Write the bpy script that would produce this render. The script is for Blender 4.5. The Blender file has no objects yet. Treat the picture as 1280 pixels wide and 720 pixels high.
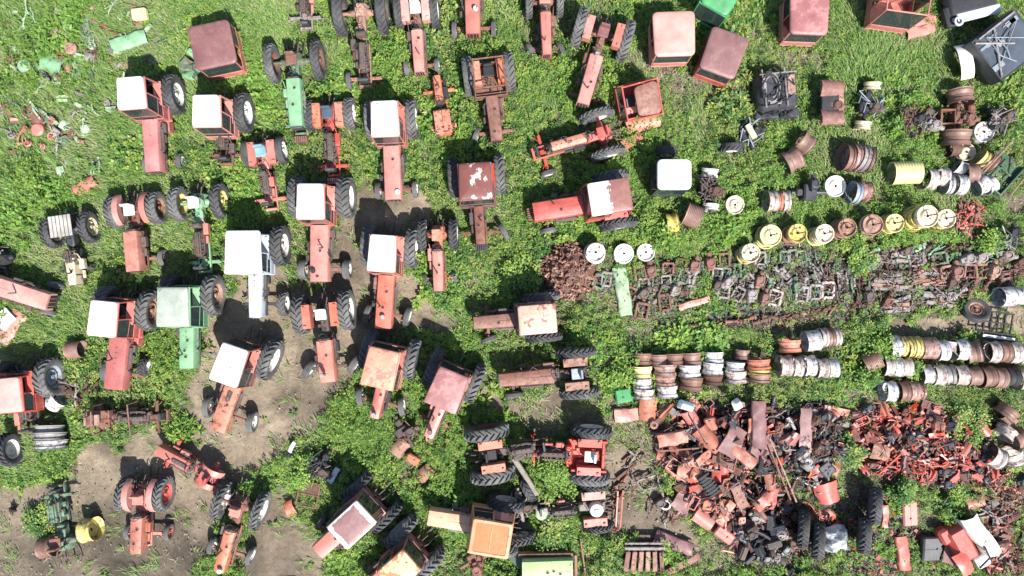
import bpy, math, random
import numpy as np
from mathutils import Matrix, Vector
RN = random.Random(11)
PI = math.pi
F = 853.0; H = 30.0
SC = bpy.context.scene
COL = SC.collection
def W(px, py, z=0.0):
    return ((px-640)*(H-z)/F, (360-py)*(H-z)/F)

# ------------------------------------------------------------------ materials
MATS = {}
def nt_new(name):
    m = bpy.data.materials.new(name); m.use_nodes = True
    nt = m.node_tree; b = nt.nodes['Principled BSDF']
    return m, nt, b
def N_(nt, t, **k):
    n = nt.nodes.new(t)
    for a, v in k.items():
        if a.startswith('i_'):
            n.inputs[a[2:].replace('_', ' ')].default_value = v
        else: setattr(n, a, v)
    return n
def ramp(nt, src, a, b):
    n = N_(nt, 'ShaderNodeMapRange'); nt.links.new(src, n.inputs['Value'])
    n.inputs['From Min'].default_value = a; n.inputs['From Max'].default_value = b
    return n.outputs['Result']
def mix(nt, f, a, b, typ='MIX'):
    n = N_(nt, 'ShaderNodeMix', data_type='RGBA', blend_type=typ)
    if hasattr(f, 'links') or not isinstance(f, (int, float)): nt.links.new(f, n.inputs[0])
    else: n.inputs[0].default_value = f
    for s, i in ((a, 6), (b, 7)):
        if isinstance(s, tuple): n.inputs[i].default_value = (*s[:3], 1)
        else: nt.links.new(s, n.inputs[i])
    return n.outputs[2]
def math_(nt, op, a, b=None, c=None):
    n = N_(nt, 'ShaderNodeMath', operation=op)
    for i, s in enumerate((a, b, c)):
        if s is None: continue
        if isinstance(s, (int, float)): n.inputs[i].default_value = s
        else: nt.links.new(s, n.inputs[i])
    return n.outputs[0]
def coords(nt):
    tc = N_(nt, 'ShaderNodeTexCoord'); oi = N_(nt, 'ShaderNodeObjectInfo')
    m = math_(nt, 'MULTIPLY', oi.outputs['Random'], 37.0)
    c = N_(nt, 'ShaderNodeCombineXYZ'); nt.links.new(m, c.inputs[0]); nt.links.new(m, c.inputs[2])
    v = N_(nt, 'ShaderNodeVectorMath', operation='ADD')
    nt.links.new(tc.outputs['Object'], v.inputs[0]); nt.links.new(c.outputs[0], v.inputs[1])
    return v.outputs[0], tc.outputs['Object'], oi.outputs['Random']
def noise(nt, vec, scale, detail=4, rough=.6):
    n = N_(nt, 'ShaderNodeTexNoise'); n.inputs['Scale'].default_value = scale
    n.inputs['Detail'].default_value = detail; n.inputs['Roughness'].default_value = rough
    nt.links.new(vec, n.inputs['Vector']); return n.outputs['Fac']
RUST = (.16, .062, .032); RUSTD = (.075, .04, .028)
def paint(key, base, rust=.25, fade=.35, rough=.55, metal=0.0, var=.25, two=None, mode=None, rustc=RUST):
    if key in MATS: return MATS[key]
    m, nt, b = nt_new(key); L = nt.links.new
    v, ob, rnd = coords(nt)
    big = noise(nt, v, 1.6, 3); mid = noise(nt, v, 6.0, 6, .65); fine = noise(nt, v, 26.0, 4, .7)
    lm = min(1, max(base)*3); light = tuple(min(.8, c*(1+fade)+.05*fade*lm) for c in base)
    dark = tuple(c*(1-.35*fade) for c in base)
    c = mix(nt, ramp(nt, big, .32, .68), dark, light)
    if two:                                   # second layer of paint laid bare where the first has peeled
        sx = N_(nt, 'ShaderNodeSeparateXYZ'); L(ob, sx.inputs[0])
        if mode[0] == 'side':                 # ('side', axis, slope, offset)
            g = math_(nt, 'MULTIPLY_ADD', sx.outputs[mode[1]], mode[2], mode[3])
            g = math_(nt, 'ADD', g, mid)
            f = ramp(nt, g, .49, .53)
        elif mode[0] == 'rim':                # ('rim', half x, half y): worn in the middle
            ax = math_(nt, 'DIVIDE', math_(nt, 'ABSOLUTE', sx.outputs[0]), mode[1])
            ay = math_(nt, 'DIVIDE', math_(nt, 'ABSOLUTE', sx.outputs[1]), mode[2])
            g = math_(nt, 'MAXIMUM', ax, ay)
            g = math_(nt, 'SUBTRACT', 1.22, g); g = math_(nt, 'MULTIPLY_ADD', mid, .5, g)
            f = ramp(nt, g, .58, .62)
        else:                                 # ('blotch', threshold)
            f = ramp(nt, math_(nt, 'ADD', math_(nt, 'MULTIPLY', big, .6), math_(nt, 'MULTIPLY', mid, .4)), mode[1], mode[1]+.03)
        c = mix(nt, f, c, mix(nt, ramp(nt, mid, .3, .7), two, tuple(x*1.3 for x in two)))
    s = ramp(nt, fine, .25, .75)
    c = mix(nt, .3, c, mix(nt, s, (.25, .22, .2), (1, 1, 1)), 'MULTIPLY')
    gr = noise(nt, v, 3.1, 7, .72); c = mix(nt, ramp(nt, gr, .52, .72), c, mix(nt, .45, c, (.26, .19, .15))) if two is None and max(base) > .1 else c
    if rust > 0:
        rc = mix(nt, ramp(nt, fine, .35, .65), RUSTD, rustc)
        f = ramp(nt, math_(nt, 'MULTIPLY_ADD', fine, .25, mid), .78-.42*rust, .9-.40*rust)
        c = mix(nt, f, c, rc)
    k = math_(nt, 'MULTIPLY_ADD', rnd, var, 1-var*.5)
    hs = N_(nt, 'ShaderNodeHueSaturation'); L(c, hs.inputs['Color']); L(k, hs.inputs['Value'])
    L(math_(nt, 'MULTIPLY_ADD', rnd, -.2, 1.05), hs.inputs['Saturation'])
    L(hs.outputs[0], b.inputs['Base Color'])
    b.inputs['Metallic'].default_value = metal
    L(math_(nt, 'MULTIPLY_ADD', mid, .3, rough-.12), b.inputs['Roughness'])
    bp = N_(nt, 'ShaderNodeBump'); bp.inputs['Strength'].default_value = .35; bp.inputs['Distance'].default_value = .02
    L(mid, bp.inputs['Height']); L(bp.outputs[0], b.inputs['Normal'])
    MATS[key] = m; return m
P = paint
P('salmon', (.4, .13, .098), .13, .3, .45)
P('red', (.37, .055, .04), .1, .35, .42)
P('bright', (.42, .045, .02), .06, .3, .4)
P('orange', (.43, .12, .055), .3, .35)
P('maroon', (.165, .066, .064), .14, .25, .5)
P('pink', (.46, .2, .16), .16, .3, .5)
P('brown', (.19, .075, .05), .4, .3, .6)
P('rust', (.15, .068, .045), .5, .4, .75)
P('rustlight', (.26, .14, .095), .35, .4, .75)
P('rustdark', (.07, .04, .032), .5, .4, .8)
P('white', (.68, .67, .65), .1, .05, .5, var=.05)
P('dirtywhite', (.62, .6, .56), .2, .15, .5)
P('cream', (.58, .5, .34), .24, .2, .55)
P('yellow', (.5, .41, .09), .34, .25, .5)
P('paleyellow', (.6, .55, .24), .12, .15, .5)
P('green', (.15, .31, .16), .1, .3, .5)
P('greenbright', (.02, .22, .06), .05, .25, .45)
P('greendark', (.03, .09, .05), .3, .35, .6)
P('greenpale', (.24, .34, .2), .2, .3, .55)
P('silver', (.42, .48, .54), .1, .2, .4)
P('greyblue', (.2, .24, .28), .2, .3, .5)
P('grey', (.22, .21, .2), .2, .3, .6)
P('greydark', (.032, .034, .04), .15, .6, .45)
P('black', (.014, .0145, .017), .06, .7, .68)
P('steel', (.25, .24, .23), .3, .4, .5, .3)
P('iron', (.06, .05, .045), .38, .6, .7)
P('irongreen', (.075, .16, .1), .42, .5, .7)
P('ironred', (.17, .06, .045), .4, .4, .7)
P('castgrey', (.2, .185, .175), .35, .4, .7)
P('wood', (.2, .17, .13), .0, .5, .85)
P('woodgrey', (.3, .28, .25), .0, .4, .85)
P('rubber', (.045, .045, .047), .0, .6, .85, rustc=(.1, .09, .07))
P('rubberdust', (.085, .085, .083), .0, .6, .9)
P('seatnavy', (.05, .07, .1), .0, .3, .5)
P('seatblack', (.02, .02, .022), .0, .3, .5)
P('rimpale', (.42, .36, .32), .36, .35, .4, rustc=(.19, .1, .07))
P('rimrose', (.3, .17, .14), .4, .4, .45)
P('rimrust', (.17, .085, .062), .42, .5, .5, rustc=(.24, .13, .09))
P('rimwhite', (.5, .5, .5), .36, .2, .35, rustc=(.2, .12, .08))
P('slate', (.05, .062, .08), .1, .4, .45)
P('woodtan', (.3, .23, .15), 0, .4, .8)
P('rustred', (.33, .1, .058), .24, .35, .5)
P('yellowgreen', (.28, .4, .14), .14, .2, .5)
P('coral', (.46, .12, .075), .16, .35, .45)
P('rosered', (.36, .11, .1), .14, .3, .45)
P('rustpeach', (.42, .17, .11), .34, .35, .5)
P('vivid', (.55, .14, .035), .08, .15, .5)
P('peach', (.55, .27, .14), .14, .3, .45)
P('teal', (.12, .26, .3), .1, .3, .5)
P('roof_peel', (.74, .72, .68), 0, 0, .45, two=(.2, .085, .06), mode=('side', 1, -.9, .0), var=0)
P('roof_peel2', (.74, .72, .68), .0, .0, .45, two=(.2, .085, .07), mode=('side', 0, -1.1, .05), var=0)
P('roof_rim', (.72, .66, .6), 0, 0, .45, two=(.2, .095, .09), mode=('rim', .72, .62), var=0)
P('roof_blotch', (.15, .05, .042), .2, .2, .5, two=(.6, .58, .54), mode=('blotch', .56), var=0)
P('roof_faded', (.5, .3, .22), .15, .3, .5, two=(.26, .1, .07), mode=('blotch', .54), var=0)
P('roof_salmon', (.5, .24, .15), .05, .3, .5, two=(.36, .13, .09), mode=('blotch', .5), var=0)
P('roof_rusty', (.56, .4, .22), .22, .3, .5, two=(.36, .15, .06), mode=('blotch', .52), var=0)
P('roof_pink', (.52, .25, .21), .03, .25, .5, var=0)
P('roof_maroonfade', (.26, .1, .095), .1, .3, .5, two=(.34, .15, .14), mode=('blotch', .53), var=0)
P('roof_stain', (.72, .66, .6), .16, 0, .45, two=(.6, .36, .27), mode=('blotch', .6), var=0)
P('roof_green', (.3, .34, .28), .1, .3, .4, var=0)
def glass():
    m, nt, b = nt_new('cab_glass')
    b.inputs['Base Color'].default_value = (.03, .045, .045, 1); b.inputs['Roughness'].default_value = .08
    b.inputs['Alpha'].default_value = .72; MATS['glass'] = m
glass()
def tarp():
    m, nt, b = nt_new('tarp_sheet'); v, ob, r = coords(nt)
    c = mix(nt, ramp(nt, noise(nt, v, 3, 4), .4, .6), (.1, .12, .14), (.5, .52, .52)); nt.links.new(c, b.inputs['Base Color'])
    b.inputs['Roughness'].default_value = .4; MATS['tarp'] = m
tarp()

# ------------------------------------------------------------------ mesh building
class MB:
    def __init__(s): s.v = []; s.f = []; s.m = []; s.M = Matrix.Identity(4); s.mi = 0
    def add(s, vs, fs, mi=None):
        n = len(s.v); M = s.M
        s.v += [tuple(M @ Vector(p)) for p in vs]
        s.f += [tuple(i+n for i in f) for f in fs]
        s.m += [s.mi if mi is None else mi]*len(fs); return s
    def at(s, loc=(0, 0, 0), rot=(0, 0, 0), sc=(1, 1, 1)):
        from mathutils import Euler
        s.M = Matrix.Translation(loc) @ Euler(rot).to_matrix().to_4x4() @ Matrix.Diagonal((*sc, 1)); return s
    def box(s, c, d, ch=0.02, tx=1.0, ty=1.0, mi=None):
        """box centred at c of size d with chamfered edges; tx, ty scale the top face"""
        hx, hy, hz = d[0]/2, d[1]/2, d[2]/2
        ch = min(ch, hx*.45, hy*.45, hz*.45)
        vs = []
        for sz in (-1, 1):
            kx, ky = (tx, ty) if sz > 0 else (1, 1)
            for sx, sy in ((-1, -1), (1, -1), (1, 1), (-1, 1)):
                vs.append((c[0]+sx*(hx-ch)*kx, c[1]+sy*(hy-ch)*ky, c[2]+sz*hz))
                vs.append((c[0]+sx*hx*kx, c[1]+sy*(hy-ch)*ky, c[2]+sz*(hz-ch)))
                vs.append((c[0]+sx*(hx-ch)*kx, c[1]+sy*hy*ky, c[2]+sz*(hz-ch)))
        I = lambda l, k, t: l*12+k*3+t
        fs = [tuple(I(0, k, 0) for k in (3, 2, 1, 0)), tuple(I(1, k, 0) for k in (0, 1, 2, 3))]
        for k in range(4):
            k2 = (k+1) % 4; t = 2 if k in (0, 2) else 1
            fs.append((I(0, k, t), I(0, k2, t), I(1, k2, t), I(1, k, t)))
            fs.append((I(0, k, 0), I(0, k2, 0), I(0, k2, t), I(0, k, t)))
            fs.append((I(1, k, t), I(1, k2, t), I(1, k2, 0), I(1, k, 0)))
            fs.append((I(0, k, 1), I(0, k, 2), I(1, k, 2), I(1, k, 1)) if k in (1, 3) else (I(0, k, 2), I(0, k, 1), I(1, k, 1), I(1, k, 2)))
            for l in (0, 1):
                fs.append((I(l, k, 0), I(l, k, 1), I(l, k, 2)))
        return s.add(vs, fs, mi)
    def cyl(s, p0, p1, r0, r1=None, n=12, mi=None, caps=True):
        r1 = r0 if r1 is None else r1
        p0, p1 = Vector(p0), Vector(p1); d = (p1-p0).normalized()
        a = d.orthogonal().normalized(); b = d.cross(a)
        vs = []
        for p, r in ((p0, r0), (p1, r1)):
            for i in range(n):
                t = 2*PI*i/n; vs.append(tuple(p+(a*math.cos(t)+b*math.sin(t))*r))
        fs = [(i, (i+1) % n, n+(i+1) % n, n+i) for i in range(n)]
        if caps: fs += [tuple(range(n-1, -1, -1)), tuple(range(n, 2*n))]
        return s.add(vs, fs, mi)
    def tube(s, pts, r, n=6, mi=None):
        pts = [Vector(p) for p in pts]; vs = []; a = None
        for i, p in enumerate(pts):
            d = (pts[min(i+1, len(pts)-1)]-pts[max(i-1, 0)]).normalized()
            a = d.orthogonal().normalized() if a is None else (a-d*a.dot(d)).normalized()
            b = d.cross(a)
            for k in range(n):
                t = 2*PI*k/n; vs.append(tuple(p+(a*math.cos(t)+b*math.sin(t))*r))
        fs = []
        for i in range(len(pts)-1):
            for k in range(n):
                fs.append((i*n+k, i*n+(k+1) % n, (i+1)*n+(k+1) % n, (i+1)*n+k))
        e = (len(pts)-1)*n
        fs += [tuple(range(n-1, -1, -1)), tuple(range(e, e+n))]
        return s.add(vs, fs, mi)
    def lathe(s, prof, axis='y', n=28, c=(0, 0, 0), closed=False, a0=0, a1=2*PI, mi=None, jit=None):
        """profile of (radius, offset along the axis)"""
        full = abs(a1-a0-2*PI) < 1e-6; m = n if full else n+1; vs = []; k = len(prof)
        for i in range(m):
            t = a0+(a1-a0)*i/n; ct, st = math.cos(t), math.sin(t)
            for j, (r, o) in enumerate(prof):
                if axis == 'y': vs.append((c[0]+r*ct, c[1]+o, c[2]+r*st))
                else: vs.append((c[0]+r*ct, c[1]+r*st, c[2]+o))
        fs = []
        for i in range(n):
            i2 = (i+1) % m
            for j in range(k if closed else k-1):
                j2 = (j+1) % k
                q = (i*k+j, i*k+j2, i2*k+j2, i2*k+j)
                fs.append(q if axis == 'y' else q[::-1])
        return s.add(vs, fs, mi)
    def sheet(s, prof, x0, x1, th=.012, bend=0.0, nx=2, taper=1.0, mi=None):
        """folded sheet metal: profile of (y, z) run along x, with thickness"""
        pr = [Vector((0, *p)) for p in prof]; k = len(pr); nn = []
        for i in range(k):
            d = (pr[min(i+1, k-1)]-pr[max(i-1, 0)]); nn.append(Vector((0, -d.z, d.y)).normalized())
        vs = []
        for ix in range(nx+1):
            u = ix/nx; x = x0+(x1-x0)*u; kt = 1+(taper-1)*u; z = bend*math.sin(PI*u)
            for p, q in zip(pr, nn): vs.append((x, p.y*kt, p.z+z))
            for p, q in zip(pr, nn): vs.append((x, p.y*kt+q.y*th, p.z+q.z*th+z))
        fs = []; K = 2*k
        for ix in range(nx):
            a, b = ix*K, (ix+1)*K
            for j in range(k-1):
                fs.append((a+j, a+j+1, b+j+1, b+j)); fs.append((a+k+j+1, a+k+j, b+k+j, b+k+j+1))
            fs.append((a+k, a, b, b+k)); fs.append((a+k-1, a+2*k-1, b+2*k-1, b+k-1))
        for a, fl in ((0, 0), (nx*K, 1)):
            for j in range(k-1):
                q = (a+j, a+k+j, a+k+j+1, a+j+1); fs.append(q[::-1] if fl else q)
        return s.add(vs, fs, mi)
    def loft(s, secs, mi=None, caps=True):
        k = len(secs[0]); vs = [p for q in secs for p in q]; fs = []
        for i in range(len(secs)-1):
            for j in range(k):
                j2 = (j+1) % k; fs.append((i*k+j, i*k+j2, (i+1)*k+j2, (i+1)*k+j))
        if caps: fs += [tuple(range(k-1, -1, -1)), tuple(range((len(secs)-1)*k, len(secs)*k))]
        return s.add(vs, fs, mi)
    def mesh(s, name, slots=None, ang=38):
        me = bpy.data.meshes.new(name); me.from_pydata(s.v, [], s.f)
        ns = slots or (max(s.m)+1 if s.m else 1)
        for _ in range(ns): me.materials.append(None)
        me.polygons.foreach_set('material_index', s.m)
        me.polygons.foreach_set('use_smooth', [True]*len(s.f))
        me.set_sharp_from_angle(angle=math.radians(ang)); me.update(); return me
CACHE = {}
def cached(key, fn):
    if key not in CACHE:
        mb = fn(); CACHE[key] = mb.mesh(str(key)[:40])
    return CACHE[key]
OBST = []
def put(name, me, mats, parent=None, loc=(0, 0, 0), rot=(0, 0, 0), sc=(1, 1, 1)):
    if isinstance(me, MB): me = me.mesh(name)
    if isinstance(mats, str): mats = [mats]
    o = bpy.data.objects.new(name, me); COL.objects.link(o)
    for i, sl in enumerate(o.material_slots):
        sl.link = 'OBJECT'; sl.material = MATS[mats[min(i, len(mats)-1)]]
    o.parent = parent; o.location = loc; o.rotation_euler = rot; o.scale = sc
    OBST.append(o); return o
def tag(o, label, cat, group=None):
    o['label'] = label; o['category'] = cat
    if group: o['group'] = group
    return o
def thing(name, label, cat, loc=(0, 0, 0), rz=0, group=None):
    o = bpy.data.objects.new(name, None); COL.objects.link(o); o.empty_display_size = .2
    o.location = loc; o.rotation_euler = (0, 0, rz); return tag(o, label, cat, group)
ORD = 'first second third fourth fifth sixth seventh eighth ninth tenth eleventh twelfth thirteenth fourteenth fifteenth sixteenth seventeenth eighteenth nineteenth twentieth'.split()+['%dth' % i if i % 10 > 3 or i in (11, 12, 13) else '%d%s' % (i, {1: 'st', 2: 'nd', 3: 'rd', 0: 'th'}[i % 10]) for i in range(21, 80)]
# ------------------------------------------------------------------ wheels
def tyre_mb(r, w, lugs=True):
    mb = MB(); h = w/2; ri = r*.56 if r > .5 else r*.52
    pr = [(ri, -h*.62), (ri+(r-ri)*.35, -h*.98), (r*.9, -h*.98), (r*.94, -h*.8), (r*.95, 0), (r*.94, h*.8), (r*.9, h*.98), (ri+(r-ri)*.35, h*.98), (ri, h*.62)]
    mb.lathe(pr, 'y', 32)
    mb.lathe([(ri, h*.62), (ri-.01, 0), (ri, -h*.62)], 'y', 32)
    if lugs:
        n = 20 if r > .6 else 16; lh = .062 if r > .6 else .035
        for i in range(n):
            for sd in (-1, 1):
                t = 2*PI*(i+(.25 if sd > 0 else -.25)+.25)/n
                dt = 2*PI/n*.95; wd = .045 if r > .6 else .03
                vs = []
                for k in range(4):
                    u = k/3; tt = t+dt*u*.95; y = sd*h*(.02+.98*u)
                    rb = r*(.95 if k < 3 else .88); rt = r*.965+lh if k < 3 else r*.93+lh*.4
                    for rr_, q in ((rb, -1), (rt, -1), (rt, 1), (rb, 1)):
                        a = tt+q*wd/2/r*1.1; vs.append((rr_*math.cos(a), y, rr_*math.sin(a)))
                fs = []
                for k in range(3):
                    for j in range(4):
                        q = (k*4+j, k*4+(j+1) % 4, (k+1)*4+(j+1) % 4, (k+1)*4+j); fs.append(q if sd > 0 else q[::-1])
                fs += [(3, 2, 1, 0), (12, 13, 14, 15)]
                mb.add(vs, fs)
    else:
        for y in (-.45, 0, .45):
            mb.lathe([(r*.96, h*y-.02), (r*1.0, h*y-.012), (r*1.0, h*y+.012), (r*.96, h*y+.02)], 'y', 32)
    return mb
def rim_mb(r, w, off=.3):
    mb = MB(); h = w/2*.66; ri = (r*.56 if r > .5 else r*.52)+.012
    o = h*off
    mb.lathe([(ri+.012, -h-.02), (ri-.005, -h), (ri-.05, -h*.6), (ri-.06, h*.6), (ri-.005, h), (ri+.012, h+.02)], 'y', 28)
    mb.lathe([(ri-.06, o-.02), (ri*.62, o+.05), (ri*.45, o-.03), (ri*.2, o-.03), (ri*.2, o+.09), (0.001, o+.1)], 'y', 28)
    mb.lathe([(ri-.06, o-.035), (ri*.62, o+.035), (ri*.45, o-.045), (0.001, o-.045)][::-1], 'y', 28)
    for k in range(8 if r > .5 else 5):
        a = 2*PI*k/(8 if r > .5 else 5); x, z = ri*.33*math.cos(a), ri*.33*math.sin(a)
        mb.cyl((x, o-.04, z), (x, o+.02, z), .022, n=6)
    return mb
def wheel(parent, r, w, loc, rimc, steer=0.0, tyrec='rubber', side=1, name='rear_tyre', rim=True, spin=None, rot=None):
    spin = RN.uniform(0, 6) if spin is None else spin
    t = put(name, cached(('tyre', r, w, r > .6 or w > .3), lambda: tyre_mb(r, w, r > .6 or w > .3)), tyrec, parent, loc, rot or (0, spin, steer))
    if rim: put('rim', cached(('rim', r, w), lambda: rim_mb(r, w)), rimc, t, (0, 0, 0), (0, 0, 0 if side > 0 else PI))
    return t

# ------------------------------------------------------------------ mechanical bits
def engine_mb(seed=0, l=1.0):
    rn = random.Random(seed); mb = MB()
    mb.box((0, 0, .0), (l, .36, .5), .04); mb.box((0, 0, .32), (l*.92, .26, .16), .03)
    mb.box((0, 0, .44), (l*.85, .16, .1), .04)
    mb.box((0, 0, -.33), (l*.8, .28, .2), .05, .8)
    mb.tube([(-l*.42, .25, .3), (l*.3, .25, .3), (l*.42, .22, .36)], .045)
    for k in range(4): mb.cyl((-l*.36+k*l*.22, .1, .3), (-l*.36+k*l*.22, .26, .3), .035, n=8)
    mb.cyl((l*.5, 0, -.05), (l*.58, 0, -.05), .16, n=16); mb.cyl((l*.5, .17, .2), (l*.6, .17, .2), .09, n=12)
    mb.cyl((l*.18, -.28, .0), (l*.4, -.28, .0), .085, n=12); mb.cyl((-l*.2, -.26, -.1), (-l*.2, -.26, .16), .065, n=12)
    mb.box((-l*.05, -.24, .1), (l*.3, .12, .16), .02)
    for k in range(6):
        a = (rn.uniform(-l/2, l/2), rn.choice((-.2, .2)), rn.uniform(-.1, .45))
        mb.tube([a, (a[0]+rn.uniform(-.2, .2), a[1]*1.4, a[2]+rn.uniform(-.1, .2)), (a[0]+rn.uniform(-.4, .4), a[1]*.8, a[2])], .014, 5)
    for k in range(5): mb.cyl((-l*.4+k*l*.2, 0, .48), (-l*.4+k*l*.2, 0, .52), .03, n=6)
    return mb
def trans_mb(l=1.3, seed=1):
    rn = random.Random(seed); mb = MB()
    mb.box((-.1, 0, 0), (.62, .62, .5), .07, .9, .8); mb.box((l*.45, 0, -.02), (l-.2, .34, .4), .05)
    mb.box((-.1, 0, .29), (.4, .34, .12), .03); mb.cyl((l*.25, 0, .15), (l*.25, 0, .3), .07, n=10)
    mb.tube([(l*.45, .05, .15), (l*.47, .06, .38), (l*.5, .04, .5)], .016, 6)
    mb.tube([(l*.35, -.12, .15), (l*.37, -.14, .32), (l*.3, -.14, .46)], .014, 6)
    for k in range(5): mb.box((rn.uniform(-.2, l*.8), rn.uniform(-.2, .2), .2), (rn.uniform(.08, .2), rn.uniform(.06, .16), .12), .015)
    return mb
def hitch_mb():
    mb = MB()
    for s in (-1, 1):
        mb.tube([(-.3, s*.22, -.25), (-.75, s*.34, -.35), (-1.05, s*.38, -.35)], .028, 6)
        mb.tube([(-.3, s*.18, .25), (-.62, s*.26, .28)], .03, 6); mb.tube([(-.62, s*.26, .28), (-.78, s*.34, -.33)], .02, 6)
    mb.tube([(-.3, 0, .1), (-.62, 0, .12), (-.8, .02, .05)], .025, 6); mb.box((-.8, 0, -.4), (.5, .08, .04), .01)
    return mb
def seat_mb():
    mb = MB(); mb.box((0, 0, 0), (.42, .46, .1), .04); mb.box((-.2, 0, .2), (.09, .44, .36), .035, 1, .85)
    mb.cyl((0, 0, -.3), (0, 0, -.04), .05, n=8); return mb
def steer_mb():
    mb = MB(); mb.lathe([(.2, -.014), (.214, 0), (.2, .014), (.186, 0)], 'z', 24, closed=True)
    for k in range(3):
        a = 2*PI*k/3; mb.tube([(0, 0, -.02), (.19*math.cos(a), .19*math.sin(a), 0)], .01, 5)
    mb.cyl((0, 0, -.02), (0, 0, .02), .035, n=8); mb.cyl((.0, 0, -.5), (0, 0, 0), .02, n=6); return mb
def round_fender_mb(r, w=.24):
    mb = MB(); ro = r+.03
    mb.lathe([(ro-.02, -w/2), (ro, -w/2), (ro+.012, 0), (ro, w/2), (ro-.02, w/2), (ro-.015, 0)], 'y', 14, closed=True, a0=math.radians(25), a1=math.radians(158))
    mb.lathe([(ro*.45, w/2-.03), (ro, w/2-.03), (ro, w/2-.015), (ro*.45, w/2-.015)], 'y', 14, closed=True, a0=math.radians(25), a1=math.radians(158))
    return mb
def flat_fender_mb(l=1.0, w=.34):
    mb = MB(); mb.box((.12, 0, 0), (l, w, .045), .02)
    mb.box((.12+l/2-.02, 0, -.2), (.04, w*.95, .4), .01); mb.box((.12, -w/2+.02, -.24), (l*.96, .03, .46), .01)
    mb.box((.12-l/2+.12, w*.2, .05), (.1, .1, .07), .02); mb.box((.12+l/2-.1, w*.2, .05), (.09, .12, .08), .02)
    return mb
def hood_mb(l, w, h=.52, taper=.92, holes=(.35, .7), crown=.03, dent=0):
    """engine hood: local x 0..l, top at z=0"""
    mb = MB(); secs = []; n = 7
    for i in range(n):
        u = i/(n-1); hw = w/2*(1+(taper-1)*u); z = -.02*math.cos(u*PI)-.02*(u > .99)-dent*math.sin(u*9)
        x = l*u
        secs.append([(x, -hw, z-h), (x, -hw, z-.09), (x, -hw*.9, z-.02), (x, -hw*.45, z+crown*.8), (x, 0, z+crown), (x, hw*.45, z+crown*.8), (x, hw*.9, z-.02), (x, hw, z-.09), (x, hw, z-h)])
    mb.loft(secs, caps=False)
    q = secs[-1]; mb.add(q, [tuple(range(9))], 0); mb.add(secs[0], [tuple(range(8, -1, -1))], 0)
    hw = w/2*taper; mb.box((l+.012, 0, -h*.5-.03), (.03, hw*1.5, h*.75), .01, mi=1)
    for k in range(3): mb.box((l+.035, (k-1)*hw*.45, -h*.5-.03), (.02, .02, h*.7), .004, mi=0)
    for i, hx in enumerate(holes):
        y = (.06, -.05, .0)[i % 3]; zz = -.02*math.cos(hx*PI)+crown
        mb.lathe([(.075, .002), (.085, .012), (.065, .014), (.06, .004)], 'z', 14, (l*hx, y, zz), closed=True, mi=0)
        mb.cyl((l*hx, y, zz-.02), (l*hx, y, zz+.006), .062, n=12, mi=1)
    mb.box((l*.5, 0, crown+.0), (l*.9, .012, .012), .003, mi=0)
    return mb
def roof_mb(l, w, th=.12, rear=.92, inset=False, rc=.07):
    mb = MB(); out = []; n = 8
    for cx, cy, a in ((l/2-rc, w/2-rc, 0), (-l/2+rc, w/2*rear-rc, 90), (-l/2+rc, -w/2*rear+rc, 180), (l/2-rc, -w/2+rc, 270)):
        for k in range(5):
            t = math.radians(a+k*22.5); out.append((cx+rc*math.cos(t), cy+rc*math.sin(t)))
    rings = [(.97, -th), (1, -th+.02), (1, -.02), (.97, .012), (.86, .035), (.6, .055), (.3, .065)]
    if inset: rings = [(.97, -th), (1, -th+.02), (1, -.02), (.97, .01), (.84, .015), (.81, -.015), (.4, -.01)]
    k = len(out); vs = []; fs = []; mi = []
    for s_, z in rings: vs += [(x*s_, y*s_, z) for x, y in out]
    for i in range(len(rings)-1):
        for j in range(k):
            fs.append((i*k+j, i*k+(j+1) % k, (i+1)*k+(j+1) % k, (i+1)*k+j))
    base = len(rings)-1
    mb.add(vs, [f for n_, f in enumerate(fs) if not (inset and n_ >= 5*k)], 0)
    if inset: mb.add(vs, fs[5*k:]+[tuple(range(base*k, base*k+k))], 1)
    else: mb.add(vs, [tuple(range(base*k, base*k+k))], 0)
    mb.add(vs[:k], [tuple(range(k-1, -1, -1))], 0)
    if inset: mb.box((0, 0, .0), (.03, w*.74, .03), .01, mi=0)
    return mb
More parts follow.
